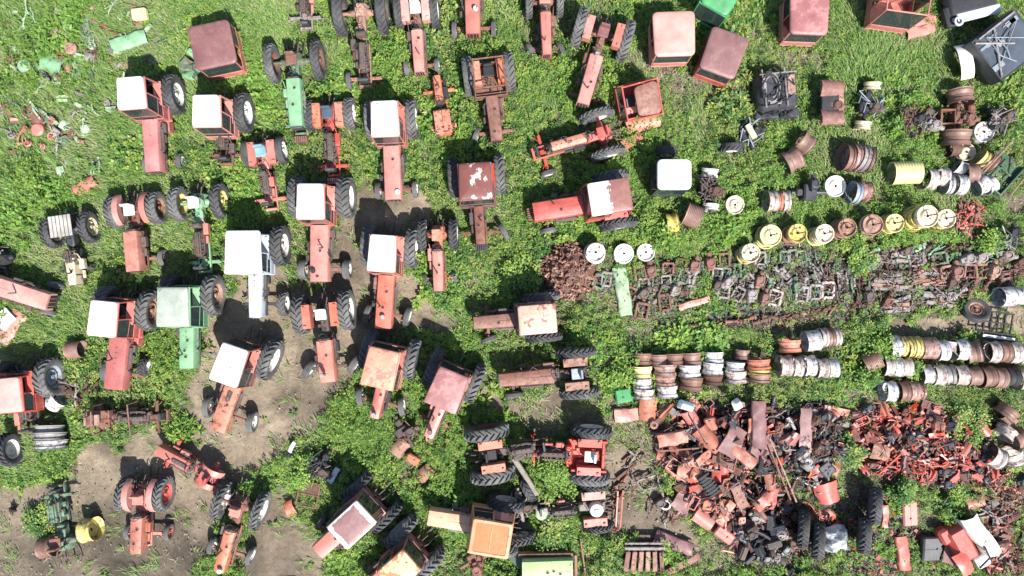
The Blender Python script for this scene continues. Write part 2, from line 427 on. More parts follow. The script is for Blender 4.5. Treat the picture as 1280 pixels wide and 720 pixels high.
def cab_mb(l, w, z0, z1, slope=.1, bk=1.0):
    """cab frame: sills, posts, roof rails, lower panels"""
    mb = MB(); hw = w/2; r = .035
    xf, xb = l/2, -l/2
    for s in (-1, 1):
        mb.tube([(xf+slope, s*hw*1.02*bk, z0), (xf-.02, s*hw*.93, z1)], r, 6); mb.tube([(xb-.05, s*hw*1.02*bk, z0), (xb+.04, s*hw*.9, z1)], r, 6)
        mb.tube([(.0, s*hw*1.04*bk, z0), (0, s*hw*.93, z1)], r*.8, 6)
        mb.tube([(xf+slope, s*hw*1.02*bk, z0), (xb-.05, s*hw*1.02*bk, z0)], r*1.2, 6); mb.tube([(xf-.02, s*hw*.93, z1-.03), (xb+.04, s*hw*.9, z1-.03)], r, 6)
        mb.box(((xf+slope)/2, s*hw*1.03*(bk*.8+.2), z0+.22), (l*.5, .03, .42), .01); mb.box((xb*.5, s*hw*1.03*(bk*.8+.2), z0+.22), (l*.46, .03, .42), .01)
        mb.tube([(xf+slope*.5, s*hw, (z0+z1)/2), (0, s*hw, (z0+z1)/2-.05)], .014, 5)
    for x, k in ((xf+slope, 1), (xb-.05, 1)):
        mb.tube([(x, -hw*bk, z0), (x, hw*bk, z0)], r, 6); mb.box((x, 0, z0+.2), (.04, w*.98*bk, .4), .01)
    for x in (xf-.02, xb+.04): mb.tube([(x, -hw*.92, z1-.03), (x, hw*.92, z1-.03)], r, 6)
    mb.tube([(xf+slope*.6, -hw, (z0*1.2+z1)/2.2), (xf+slope*.6, hw, (z0*1.2+z1)/2.2)], .02, 6)
    mb.box((0, 0, z0-.01), (l, w*.95, .05), .01)
    return mb
def pane_mb(a, b, c, d, th=.008):
    a, b, c, d = map(Vector, (a, b, c, d)); n = (b-a).cross(c-a).normalized()*th; mb = MB()
    return mb.add([tuple(p) for p in (a, b, c, d)]+[tuple(p+n) for p in (a, b, c, d)], [(3, 2, 1, 0), (4, 5, 6, 7), (0, 1, 5, 4), (1, 2, 6, 5), (2, 3, 7, 6), (3, 0, 4, 7)])
def add_cab(t, x, l, w, z0, z1, frame, roof, roofdx=0, rl=None, rw=None, rear=.92, inset=None, panes='lrfb', roofdy=0, roofrot=0, slope=.1, seat='seatblack', bk=1.0, rc=.1):
    put('cab_frame', cached(('cab', l, w, z0, z1, slope, bk), lambda: cab_mb(l, w, z0, z1, slope, bk)), frame, t, (x, 0, 0))
    hw = w/2; zm = z0+.45
    quad = {'f': ((l/2+slope*.8, -hw*.9, zm), (l/2+slope*.8, hw*.9, zm), (l/2, hw*.85, z1-.08), (l/2, -hw*.85, z1-.08)),
            'b': ((-l/2-.04, -hw*.9, zm), (-l/2+.03, -hw*.85, z1-.08), (-l/2+.03, hw*.85, z1-.08), (-l/2-.04, hw*.9, zm)),
            'l': ((l/2+.04, hw*(.5+bk/2), zm), (.05, hw*(.5+bk/2), zm), (.04, hw*.93, z1-.08), (l/2-.05, hw*.93, z1-.08)),
            'r': ((l/2+.04, -hw*(.5+bk/2), zm), (l/2-.05, -hw*.93, z1-.08), (.04, -hw*.93, z1-.08), (.05, -hw*(.5+bk/2), zm))}
    for p in panes: put('windshield' if p == 'f' else 'window_pane', pane_mb(*quad[p]), 'glass', t, (x, 0, 0))
    if roof:
        rl = rl or l-.02; rw = rw or w-.07
        put('cab_roof', cached(('roof', rl, rw, rear, bool(inset), rc), lambda: roof_mb(rl, rw, .12, rear, bool(inset), rc)), [roof, inset or roof], t, (x+roofdx, roofdy, z1+.1), (0, 0, roofrot))
    if seat: put('seat', cached('seat', seat_mb), seat, t, (x-.3, 0, z0+.35))
def ang(R, N, zr, zn):
    a, b = W(*R, zr), W(*N, zn); return a, math.atan2(b[1]-a[1], b[0]-a[0]), math.hypot(b[0]-a[0], b[1]-a[1])
GT = 'tractors parked about the salvage yard'
def tractor(Rp, Np, label, cab=False, roof='white', frame='salmon', hood='salmon', hw=.56, rr=.8, rw=.42, tw=.88, fr=.38, fw=.2, ft=.78,
            rims='dirtywhite', frims=None, fend='salmon', ftype='flat', seat='dirtywhite', steer=0.0, rear=(1, 1), front=(1, 1), hoodon=True, body='ironred',
            holes=(.3, .75), hitch=True, stack=None, hz=1.45, hx=None, tyrec='rubber', cat='tractor', name='tractor', cabl=1.3, cabw=1.2, cabx=.38, z1=2.6, rl=None, rwid=None,
            inset=None, panes='lrfb', grille='black', taper=.92, group=GT, roofdx=0, roofdy=0, rear_taper=.92, hl=None, z0=1.0, plat=0, L=None, eng=True, ballast=None):
    a, rz, LL = ang(Rp, Np, rr, hz); L = L or LL; frims = frims or rims
    t = thing(name, label, cat, (a[0], a[1], -.05), rz, group)
    for s, on in zip((1, -1), rear):
        if on: wheel(t, rr, rw, (0, s*tw, rr), rims, 0, tyrec if RN.random() < .6 else 'rubberdust', s)
    for s, on in zip((1, -1), front):
        if on: wheel(t, fr, fw, (L-.55, s*ft, fr), frims, steer, 'rubberdust', s, 'front_tyre')
    ax = MB(); ax.cyl((0, -tw, rr), (0, tw, rr), .075, n=10)
    for s in (-1, 1): ax.cyl((0, s*.25, rr), (0, s*.55, rr), .17, .11, n=12)
    put('rear_axle', ax, body, t)
    fa = MB(); fa.box((L-.55, 0, fr+.14), (.14, ft*1.7, .1), .02)
    for s in (-1, 1):
        fa.tube([(L-.55, s*ft*.82, fr+.3), (L-.55, s*ft*.84, fr)], .035, 6); fa.tube([(L-.55, s*ft*.84, fr), (L-.55, s*ft, fr)], .03, 6)
        fa.tube([(L-.35, s*ft*.8, fr+.1), (L-.75, s*.1, fr+.15)], .018, 5)
    fa.box((L-.55, 0, fr+.25), (.3, .2, .2), .03); put('front_axle', fa, body, t)
    tl = max(.9, L-1.9)
    put('transmission', cached(('tr', round(tl, 1)), lambda: trans_mb(round(tl, 1))), body, t, (0, 0, rr+.02))
    el = L-tl-.75
    if eng: put('engine', cached(('en', round(el, 1), len(label) % 4), lambda: engine_mb(len(label), round(el, 1))), 'iron' if body != 'irongreen' else 'irongreen', t, (tl+el/2, 0, rr+.1), (0, 0, 0), (1, (hw/.42 if hoodon else 1.0), 1))
    fm = MB()
    for s in (-1, 1): fm.box(((tl+L-.1)/2, s*.24, rr-.12), (L-tl, .06, .14), .01)
    fm.box((L-.12, 0, rr-.05), (.1, .5, .22), .02); put('frame_rail', fm, body, t)
    ra = MB(); ra.box((L-.28, 0, 0), (.1, hw*.82, .5), .02); ra.box((L-.26, 0, .0), (.08, hw*.7, .42), .01)
    put('radiator', ra, 'greydark', t, (0, 0, hz-.3))
    hx0 = hx if hx is not None else (cabx+cabl/2+.12 if cab else 1.05)
    if hoodon:
        l = hl or L-hx0
        put('hood', cached(('hood', round(l, 2), hw, holes, taper), lambda: hood_mb(l, hw, .5, taper, holes)), [hood, grille], t, (hx0, 0, hz))
    if ftype == 'flat':
        for s in (1, -1):
            if fend: put('fender', cached('ff', flat_fender_mb), fend, t, (0, s*(tw-rw/2-.16), 2*rr-.1), (0, 0, 0), (1, s, 1))
    elif ftype == 'round':
        for s in (1, -1): put('fender', cached(('rf', rr), lambda: round_fender_mb(rr)), fend, t, (0, s*(tw-rw/2-.1), rr), (0, 0, 0), (1, -s, 1))
    if hitch: put('hitch', cached('hitch', hitch_mb), 'iron', t, (0, 0, rr))
    if cab: add_cab(t, cabx, cabl, cabw, z0, z1, frame, roof, roofdx, rl, rwid, rear_taper, inset, panes, roofdy)
    elif seat: put('seat', cached('seat', seat_mb), seat, t, (.1, 0, rr+.6))
    if not cab or True: put('steering_wheel', cached('sw', steer_mb), 'black', t, (hx0-.12 if not cab else cabx+.3, 0, hz+.08), (0, -.5, 0))
    if not cab:
        ds = MB(); ds.box((hx0-.02, 0, hz-.22), (.22, hw*.85, .4), .04, .8, .9); put('dashboard', ds, 'iron', t)
    hq = MB()
    for k in range(5):
        x0, y0, y1 = RN.uniform(-.35, .1), RN.uniform(-.4, .4), RN.uniform(-.5, .5); hq.tube([(x0, y0, rr+.25), (x0-.2, (y0+y1)/2, rr+.5), (x0-.1, y1, rr+.35), (x0+.25, y1, rr+.15)], RN.choice((.012, .02)), 5)
    put('hydraulic_hose', hq, 'black', t)
    sx_ = RN.choice((-1, 1)); bx = MB(); bx.box((0, 0, 0), (RN.uniform(.3, .55), .22, .26), .03); bx.cyl((.3, 0, -.02), (.62, 0, -.02), .07, n=10); bx.tube([(-.2, 0, .1), (-.4, 0, .3), (-.42, 0, .5)], .018, 5)
    put('side_box', bx, RN.choice([body, 'iron', 'black', hood]), t, (hx0+RN.uniform(.1, .5), sx_*(hw/2+.1), hz-.38))
    if RN.random() < .6 and hoodon:
        ps = MB(); ps.tube([(0, 0, 0), (.05, 0, .25), (.05, 0, RN.uniform(.35, .7))], .03, 8); put('exhaust_pipe', ps, RN.choice(['rustdark', 'rust', 'black']), t, (hx0+(L-hx0)*RN.uniform(.35, .7), RN.uniform(-.5, .5)*hw*.6, hz-.02))
    if plat:
        pl = MB(); pl.box((.75, plat*.55, 1.02), (.9, .5, .05), .01); pl.box((.75, plat*.78, 1.15), (.8, .05, .25), .01); pl.box((1.35, plat*.46, .75), (.5, .3, .45), .03); pl.tube([(1.0, plat*.4, 1), (1.3, plat*.42, 1.5)], .02)
        put('platform', pl, frame, t)
    if stack:
        st = MB(); sx, sy, c, h = stack
        st.cyl((0, 0, -.2), (0, 0, h*.6), .035, n=10); st.cyl((0, 0, h*.45), (0, 0, h), .085, n=14); st.cyl((0, 0, h), (0, 0, h+.05), .11, .09, n=14)
        put('air_cleaner', st, c, t, (sx if sx > 0 else L+sx, sy, hz))
    if ballast:
        bw = MB()
        for k in range(6): bw.box((L+.12, (k-2.5)*.09, rr-.05), (.26, .075, .36), .02)
        put('ballast_weight', bw, ballast, t)
    return t
def cab_shell(C, deg, l, w, h, roof, frame, label, z=.0, panes='lrfb', rear=.92, inset=None, name='tractor_cab', group='cabs taken off their tractors', rl=None, rwid=None, seat='seatblack', tilt=(0, 0), roofdx=0, slope=-.06):
    x, y = W(*C, z+h+.1)
    t = thing(name, label, 'tractor cab', (x, y, z), math.radians(deg), group)
    t.rotation_euler = (tilt[0], tilt[1], math.radians(deg))
    add_cab(t, 0, l, w, .06, h, frame, roof, roofdx, rl, rwid, rear, inset, panes, seat=seat, slope=slope, bk=.86, rc=.2)
    return t
# ------------------------------------------------------------------ the tractors and the cabs
rad = math.radians
tractor((192, 120), (190, 214), 'faded red tractor with a white cab roof, nearest the maroon roofed cab', True, hood='rosered', frame='rosered', roof='white', rims='dirtywhite', rr=.82, plat=1, holes=(), ft=.72, hw=.7, hx=1.15, seat=None)
tractor((281, 141), (274, 190), 'white roofed red cab tractor without a hood, between two tall black rear tyres', True, L=2.3, roof='white', hoodon=False, rr=.82, front=(0, 0), tw=.82, frame='salmon')
tractor((369, 77), (370, 166), 'narrow faded green tractor with a long green hood and wide set bare rear tyres', hood='green', body='irongreen', fend=None, ftype=None, seat='rust', tw=.98, rw=.36, hw=.62, front=(0, 0), holes=(.2, .55), rims='rust', hx=.9, hl=2.0, ballast='rust')
tractor((452, 16), (453, 106), 'stripped rusty tractor with two tall black tyres and a white radiator panel at its nose', hoodon=False, fend=None, ftype=None, tw=.9, rr=.88, body='rustlight', seat=None, rims='iron', front=(0, 1))
tractor((521, 14), (524, 89), 'pale pink tractor with flat pink fenders and a white seat beside the big bare tyre', hood='pink', fend='pink', ftype='flat', rr=.72, tw=.76, rw=.34, hw=.5, rims='dirtywhite', fr=.34, holes=(.2,), body='rust', ft=.66)
tractor((590, -52), (591, 41), 'salmon red tractor hood with a white cap, cut by the upper frame edge', hood='salmon', hw=.68, seat='dirtywhite', stack=(-.95, .15, 'dirtywhite', .25), holes=(), tw=.9, ft=.85)
tractor((555, 158), (545, 94), 'orange rusted tractor chassis without wheels, narrow end towards the pink tractor', hoodon=True, hood='orange', rear=(0, 0), front=(0, 0), fend='orange', ftype='flat', rr=.5, tw=.55, hw=.36, hz=1.0, seat=None, body='orange', holes=(.6,), hitch=False, eng=False)
tractor((611, 92), (621, 175), 'brown rusted tractor with a roofless cab frame, orange fenders and a cocked front wheel', True, roof=None, frame='rust', hood='brown', fend='orange', rr=.8, cabl=1.25, cabw=1.35, z1=2.3, panes='', holes=(.3, .8), hw=.56, front=(0, 1), steer=-.5, ft=.85, body='brown', seat=None)
tractor((753, 43), (729, 129), 'open salmon tractor standing askew with grey lugged tyres and a dark hole near its nose', hood='salmon', fend='salmon', rr=.85, rw=.44, tw=1.02, holes=(.55,), hw=.6, body='rust', seat='maroon', tyrec='rubberdust', front=(0, 0), hx=1.1, stack=(1.1, 0, 'grey', .12))
tractor((680, 2), (684, 67), 'small red tractor with a rounded narrow hood and both front wheels turned', hood='salmon', fend=None, ftype=None, rr=.62, rw=.3, tw=.66, hw=.46, taper=.85, fr=.36, ft=.66, steer=.5, holes=(), hx=.75, body='rust', seat='orange')
tractor((753, 168), (664, 190), 'long red row crop tractor with an exposed engine lying between two tilted looking wheels', hood='orange', fend='red', ftype=None, hoodon=True, hl=1.5, hx=.8, hw=.42, rr=.74, rw=.34, tw=.85, rims='dirtywhite', tyrec='rubberdust', body='red', holes=(), front=(1, 0), fr=.34, ft=.9, seat='red', hz=1.3)
tractor((768, 251), (667, 265), 'red tractor whose white cab roof is half peeled to maroon, facing the loader frame', True, roof='roof_peel2', hood='red', frame='red', fend='red', rr=.78, cabl=1.7, cabw=1.4, cabx=.45, tw=1.02, holes=(.45,), hw=.82, taper=1.0, steer=0, ballast='brown', front=(1, 0), rear_taper=1.0)
tractor((596, 220), (601, 305), 'maroon cab tractor with white blotches on its roof and a narrow maroon hood', True, roof='roof_blotch', hood='brown', frame='maroon', fend='bright', rr=.82, cabl=1.5, cabw=1.45, cabx=.5, tw=.98, hw=.44, holes=(.25, .5), ballast='greydark', steer=.45, front=(1, 0), body='rust', fr=.42, ft=.98)
tractor((548, 293), (548, 364), 'slim tractor with a bleached white hood between two slender black tyres', hood='pink', hw=.46, rr=.66, rw=.36, tw=.66, fend=None, ftype=None, seat='orange', body='orange', holes=(.35,), fr=.32, ft=.62, steer=.5, hx=.75, taper=.95)
tractor((490, 150), (491, 249), 'red tractor with a white trapezoid cab roof and a white cap on its hood corner', True, roof='white', hood='salmon', rr=.82, tw=.86, holes=(.25,), hw=.72, stack=(-.3, .22, 'dirtywhite', .1), ft=.8, cabl=1.45, cabw=1.2, taper=1.0)
tractor((413, 143), (411, 219), 'small open red tractor with a dark navy seat and a box frame nose', hood='salmon', fend='orange', rr=.64, rw=.4, tw=.84, seat='seatnavy', hoodon=False, front=(0, 0), body='red', ballast='pink', hw=.5)
tractor((331, 190), (331, 262), 'small orange tractor with a teal seat and an exposed four cylinder engine', hood='salmon', fend='salmon', rr=.6, rw=.3, tw=.72, seat='teal', hoodon=False, front=(0, 0), body='salmon', hw=.4, ftype='flat')
tractor((403, 247), (398, 352), 'red tractor with a white cab roof and extra wide grey lugged rear tyres', True, roof='white', hood='salmon', rr=.86, rw=.58, tw=1.0, holes=(.45, .9), hw=.8, ft=.95, fr=.44, fw=.3, rims='dirtywhite', tyrec='rubberdust', cabl=1.45, cabw=1.2, ballast=None, stack=(-.45, -.2, 'black', .15), taper=1.0)
tractor((488, 308), (478, 411), 'white roofed red tractor casting the square shadow on the dirt', True, roof='white', hood='coral', rr=.85, rw=.46, tw=.92, holes=(.3, .6), hw=.72, ft=.86, fr=.44, fw=.24, cabl=1.5, cabw=1.2, tyrec='rubberdust', steer=-.2, stack=(-.5, .0, 'grey', .18), taper=1.0)
tractor((324, 307), (318, 397), 'modern looking pale silver tractor with a rounded white roof and slim silver hood', True, roof='white', hood='silver', frame='silver', fend='silver', rr=.85, rw=.48, tw=.9, hw=.62, holes=(), rims='dirtywhite', rl=1.75, rwid=1.5, cabl=1.5, cabw=1.3, ft=.92, fr=.52, fw=.32, body='greydark', taper=.85, front=(1, 0), rear=(1, 0))
tractor((405, 390), (409, 478), 'open red tractor with a white seat and front wheels turned hard on the bare dirt', hood='coral', fend='coral', rr=.84, rw=.48, tw=.98, seat='dirtywhite', holes=(.35,), hw=.68, ft=.98, fr=.46, fw=.28, steer=-.65, tyrec='rubberdust', rims='dirtywhite', stack=(-.35, -.05, 'grey', .55), body='iron', hx=1.2, taper=1.0)
tractor((311, 440), (270, 539), 'slanting rusty red cab tractor with a stained white roof, alone on the dirt patch', True, roof='roof_stain', hood='rustpeach', frame='ironred', rr=.88, rw=.5, tw=.95, holes=(.45,), hw=.72, ft=1.0, fr=.48, fw=.26, steer=.25, cabl=1.6, cabw=1.25, tyrec='rubberdust', stack=(-.25, -.3, 'maroon', .12), rear=(1, 0), front=(1, 1), taper=1.0)
tractor((488, 443), (467, 523), 'cab tractor with a sun faded salmon orange roof and a slim hood, front wheels turned', True, roof='roof_salmon', hood='salmon', frame='salmon', fend='salmon', rr=.84, rw=.46, tw=.95, hw=.46, holes=(.25,), cabl=1.6, cabw=1.42, cabx=.4, ft=.92, fr=.44, fw=.24, steer=.35, tyrec='rubberdust', stack=(-.2, 0, 'grey', .35))
tractor((568, 469), (535, 547), 'cab tractor with a dull maroon roof and orange fender edge among the weeds', True, roof='roof_maroonfade', hood='salmon', frame='maroon', fend='orange', rr=.84, rw=.46, tw=.95, hw=.46, holes=(.25,), cabl=1.6, cabw=1.45, cabx=.4, front=(0, 0), tyrec='rubberdust', stack=(-.3, 0, 'maroon', .35))
tractor((678, 396), (592, 404), 'tractor with a blotched pink and white faded square roof facing the deep weeds', True, roof='roof_faded', hood='brown', frame='maroon', fend='salmon', rr=.78, rw=.36, tw=.86, hw=.6, holes=(.4,), cabl=1.55, cabw=1.25, cabx=.28, front=(1, 0), steer=.3, rear_taper=1.0, taper=.9)
tractor((722, 465), (624, 476), 'open tractor with a maroon hood, a white nose and one white and one rusty fender', hood='brown', fend='rustlight', rr=.84, rw=.4, tw=.86, hw=.66, holes=(), body='iron', seat='greyblue', front=(1, 0), fr=.42, grille='white', ftype='flat', taper=.85)
tractor((738, 567), (652, 567), 'bright red tractor with a white seat and broad red fenders behind the leafy bush', hoodon=False, fend='bright', rr=.86, rw=.46, tw=.98, seat='dirtywhite', body='bright', front=(0, 0), hw=.5, frame='bright', rims='dirtywhite')
bd = bpy.data.objects[[o.name for o in bpy.data.objects if o.get('label', '').startswith('bright red tractor with a white seat')][0]]
pl = MB(); pl.box((.25, 0, .95), (1.5, 1.2, .08), .03); pl.box((-.5, 0, 1.15), (.12, 1.7, .35), .04); pl.box((.1, .62, 1.2), (1.5, .1, .5), .03); pl.box((.1, -.62, 1.2), (1.5, .1, .5), .03); pl.box((.95, 0, 1.2), (.3, .8, .4), .06); pl.box((.35, .35, 1.08), (.5, .25, .2), .03)
put('deck', pl, 'bright', bd)
tractor((612, 566), (672, 561), 'wrecked tractor with rusty orange flat fenders beside two huge lugged tyres', hoodon=False, fend='orange', rr=.95, rw=.5, tw=.9, seat='black', body='iron', front=(0, 0), hw=.5, L=2.6, tyrec='rubberdust', rims='rust')
tractor((628, 656), (535, 648), 'tractor with a cream rimmed orange sunken cab roof and a long peach hood', True, roof='peach', inset='vivid', hood='peach', frame='peach', fend='pink', rr=.8, rw=.42, tw=.95, hw=.72, holes=(), cabl=1.65, cabw=1.5, cabx=.45, front=(0, 0), rear_taper=1.0, taper=.95, body='irongreen')
tractor((464, 627), (396, 692), 'slanting tractor with a maroon roof edged in ragged white paint', True, roof='roof_rim', hood='salmon', frame='maroon', fend='salmon', rr=.8, rw=.42, tw=.92, hw=.74, holes=(.3,), cabl=1.65, cabw=1.3, cabx=.55, front=(0, 1), steer=.3, body='ironred', tyrec='rubber', rear_taper=1.0, taper=.95)
tractor((517, 684), (455, 742), 'slanting tractor with a rusty cream roof cut by the lower frame edge', True, roof='roof_rusty', hood='salmon', frame='salmon', fend='maroon', rr=.84, rw=.5, tw=.92, hw=.7, holes=(), cabl=1.45, cabw=1.2, cabx=.45, front=(0, 0), body='ironred', tyrec='rubberdust', rear_taper=1.0)
tractor((181, 617), (168, 693), 'open red tractor on the bare soil with a round fender over each rear wheel', hood='rustred', fend='salmon', ftype='round', rr=.72, rw=.36, tw=.8, hw=.52, holes=(.3, .7), seat='pink', body='salmon', rims='red', fr=.36, ft=.86, tyrec='rubberdust', hx=.85, taper=.95)
tractor((264, 594), (194, 563), 'red tractor without wheels sagging on the dirt, nose up slope', hood='salmon', fend='salmon', ftype='round', rear=(0, 0), front=(0, 0), rr=.55, tw=.62, hw=.46, hz=1.05, seat='red', body='red', holes=(), hx=.9, taper=.95)
tractor((301, 632), (272, 716), 'orange hooded red tractor leaning on black tyres near the lower dirt edge', hood='orange', fend=None, ftype=None, rr=.8, rw=.36, tw=.84, hw=.5, holes=(.35,), seat='pink', body='ironred', fr=.4, ft=.86, hx=.95, stack=(-.15, 0.1, 'dirtywhite', .2))
tractor((160, 385), (140, 487), 'red tractor with a white cab roof touching the green cab tractor', True, roof='white', hood='rosered', frame='red', rr=.86, rw=.5, tw=.92, holes=(), hw=.82, rims='rustlight', ft=.9, fr=.42, fw=.26, plat=1, cabl=1.45, cabw=1.2, taper=1.05, front=(0, 1), roofdy=0)
tractor((240, 369), (232, 461), 'green tractor with a dusty green roof, beside the silver one', True, roof='roof_green', inset=None, hood='green', frame='green', fend='green', rr=.86, rw=.5, tw=.9, holes=(.3, .55, .7), hw=.64, front=(0, 0), cabl=1.6, cabw=1.4, cabx=.45, body='irongreen', rims='rustlight', taper=1.0, z1=2.5)
tractor((170, 262), (165, 339), 'old rust red open tractor with a white seat and pink rear hubs', hood='rustred', fend='salmon', ftype='round', rr=.68, rw=.42, tw=.88, hw=.62, holes=(), seat='dirtywhite', rims='rustlight', body='ironred', front=(1, 0), fr=.36, hx=1.0, taper=1.0)
tractor((249, 253), (246, 343), 'stripped green tractor with yellow rear wheels and no hood', hoodon=False, fend=None, ftype=None, rr=.74, rw=.4, tw=.88, rims='yellow', body='green', seat='dirtywhite', front=(0, 0), hw=.5)
t = tractor((88, 287), (89, 352), 'cream coloured old tractor with a slatted grey deck and a bleached hood', hood='cream', hoodon=True, fend=None, ftype=None, rr=.66, rw=.36, tw=.8, rims='cream', body='greydark', seat=None, front=(0, 0), hw=.46, hl=1.15, hx=1.25, holes=(.5,), taper=.7, hz=1.1)
dk = MB()
for k in range(6): dk.box((-.1, -.4+k*.16, 1.35), (.9, .13, .05), .01)
put('deck', dk, 'woodgrey', t)
tractor((-32, 345), (58, 378), 'wrecked tractor with a pinkish hood in a black frame, cut by the frame edge', hood='pink', fend='black', rr=.8, tw=.8, hw=.8, holes=(), seat='black', body='greydark', front=(1, 1), ft=.6, fr=.36, hx=.9)
tractor((34, 474), (28, 560), 'cab tractor with a plain pink roof and a grey blue rimmed tyre', True, roof='roof_pink', hood='salmon', frame='red', fend='bright', rr=.82, rw=.5, tw=.95, rims='greyblue', cabl=1.45, cabw=1.3, cabx=.5, z1=2.05, hoodon=False, L=2.4, front=(0, 0), body='iron')
# chassis and wrecks
tractor((379, -40), (379, 34), 'bare grey chassis with a thin drawbar near the upper frame edge', hoodon=False, fend=None, ftype=None, rear=(0, 0), front=(0, 0), rr=.5, tw=.4, hw=.4, hz=.9, body='castgrey', seat=None, group='stripped tractor chassis', cat='tractor chassis', name='tractor_chassis')
ch = tractor((80, 676), (61, 608), 'dark green and black stripped chassis between a yellow wheel and a rusty wheel', hoodon=False, fend=None, ftype=None, rear=(0, 0), front=(0, 0), rr=.55, tw=.6, hw=.4, hz=1.0, body='irongreen', seat='brown', group='stripped tractor chassis', cat='tractor chassis', name='tractor_chassis')
ch = tractor((125, 522), (205, 522), 'rust brown chassis with a bent steel loop in the weeds', hoodon=False, fend='brown', ftype='flat', rear=(0, 0), front=(0, 0), rr=.5, tw=.55, hw=.4, hz=1.0, body='rust', seat='rustlight', group='stripped tractor chassis', cat='tractor chassis', name='tractor_chassis')
lp = MB(); lp.tube([(.1, -.6, .5), (.1, -.6, 1.2), (.2, -.4, 1.5), (.2, .4, 1.5), (.1, .6, 1.2), (.1, .6, .5)], .035); put('steel_loop', lp, 'brown', ch); lp = MB(); lp.tube([(1.6, -.7, .6), (1.6, -.7, 1.1), (1.5, .6, 1.1), (1.6, .65, .5)], .035)
put('steel_loop', lp, 'brown', ch)
ch = tractor((745, 632), (668, 643), 'rusted tractor wreck with a pale round hub and two dull pink fenders below the bush', hoodon=False, fend='pink', ftype='flat', rr=.62, tw=.88, rw=.3, hw=.4, hz=1.1, body='castgrey', seat=None, front=(0, 0), rims='dirtywhite', group='stripped tractor chassis', cat='tractor chassis', name='tractor_chassis')
cv = MB(); cv.lathe([(.3, 0), (.3, .3), (.26, .36), (.1, .4), (.001, .42)], 'z', 20); cv.box((0, 0, .43), (.2, .08, .04), .01)
put('hub_cover', cv, 'dirtywhite', ch, (.05, 0, .95))
cab_shell((265, 56), 12+90, 1.75, 1.7, 1.3, 'maroon', 'salmon', 'cab with a dark maroon roof and a small orange spot, standing on green scrap', z=.3, rear=1.0, rl=1.85, rwid=1.75)
cab_shell((843, 42), 92, 1.7, 1.7, 1.3, 'roof_pink', 'salmon', 'cab with a smooth pink roof standing beside the maroon roofed cab', rear=.96, rl=1.85, rwid=1.75, z=.3)
cab_shell((905, 66), -20+90, 1.65, 1.55, 1.25, 'maroon', 'red', 'maroon roofed cab turned slightly against its pink neighbour', z=.25, rear=.95, rl=1.85, rwid=1.65)
cab_shell((1012, 16), 88, 1.65, 1.6, 1.3, 'roof_maroonfade', 'salmon', 'wide cab with a mottled pink red roof and salmon frame by the turf lane', z=.25, rear=.95, rl=1.8, rwid=1.65)
cab_shell((1139, -4), 82, 1.25, 1.9, 1.8, None, 'salmon', 'roofless salmon cab frame on red panels by the upper frame edge', z=.3, rear=.95, seat=None)
cab_shell((903, -8), 60, 1.5, 1.4, 1.7, 'greenbright', 'greenbright', 'bright green cab by the upper frame edge', z=.2, rear=.95)
cab_shell((801, 112), 14, 1.55, 1.55, 1.4, 'brown', 'red', 'brown roofed red cab with dark windows lying behind the row crop tractor', z=.4, rl=1.0, rwid=1.35, tilt=(.3, 0), roofdx=.2)
cab_shell((843, 218), 90, 1.2, 1.4, 1.7, 'white', 'greydark', 'small cab with a clean white roof beside the engine with white wheels', z=.3, rear=1.0, rl=1.25, rwid=1.4)
tractor((378, 792), (378, 880), 'white roofed tractor standing just past the lower frame edge', True, rr=.85, tyrec='rubber', hw=.7)
# ------------------------------------------------------------------ loose wheels
def drum_mb(r, w, disc=0):
    mb = MB(); h = w/2
    if w > r*1.3:
        pr = [(r, -h)]
        for k in range(9): pr += [(r*.96, h*(-.9+k*.2)), (r*.96, h*(-.78+k*.2)), (r*.985, h*(-.75+k*.2)), (r*.985, h*(-.73+k*.2))]
        mb.lathe(pr+[(r, h), (r-.02, h)]+[(q*.94, o) for q, o in pr[::-1]], 'y', 32, closed=True); return mb
    pr = [(r, -h), (r*.945, -h*.86), (r*.935, -h*.45), (r*.84, -h*.28), (r*.84, h*.16), (r*.93, h*.36), (r*.945, h*.6), (r*.965, h*.64), (r*.945, h*.7), (r*.945, h*.88), (r, h), (r-.012, h+.004), (r*.93, h*.8), (r*.91, h*.4), (r*.82, h*.16), (r*.82, -h*.28), (r*.91, -h*.45), (r*.93, -h*.85), (r-.012, -h-.004)]
    mb.lathe(pr, 'y', 32, closed=True)
    if disc: 
        mb.lathe([(r*.86, h*.1), (r*.6, h*.3), (r*.4, h*.2), (r*.15, h*.2)], 'y', 28); mb.lathe([(r*.86, h*.04), (r*.6, h*.24), (r*.4, h*.14), (r*.15, h*.14)][::-1], 'y', 28)
        mb.lathe([(r*.15, h*.2), (r*.15, h*.14)], 'y', 28)
    return mb
def flat_disc_mb(r, w, v=0):
    """a wheel centre lying flat: dished steel disc with a rim, bolt holes and a hub hole"""
    mb = MB()
    mb.lathe([(r, 0), (r+.01, w*.5), (r, w), (r-.03, w), (r-.055, w*.55), (r*.66, w*(.5 if v else .3)), (r*.5, w*(1.1 if v else .75)), (r*.22, w*(.9 if v else .65)), (r*.13, w*.95)], 'z', 32, mi=0)
    mb.lathe([(r*.13, w*.95), (r*.13, w*.2)], 'z', 16, mi=1); mb.cyl((0, 0, w*.15), (0, 0, w*.4), r*.13, n=16, mi=1)
    mb.lathe([(r*.1, .01), (r, 0)], 'z', 32, mi=0)
    for k in range(5 if v else 3):
        a = 2*PI*k/(5 if v else 3)+.3; q = r*(.32 if v else .7); z = w*(.98 if v else .6)
        mb.cyl((q*math.cos(a), q*math.sin(a), z-.02), (q*math.cos(a), q*math.sin(a), z+.012), .022 if v else .04, n=8, mi=1)
    return mb
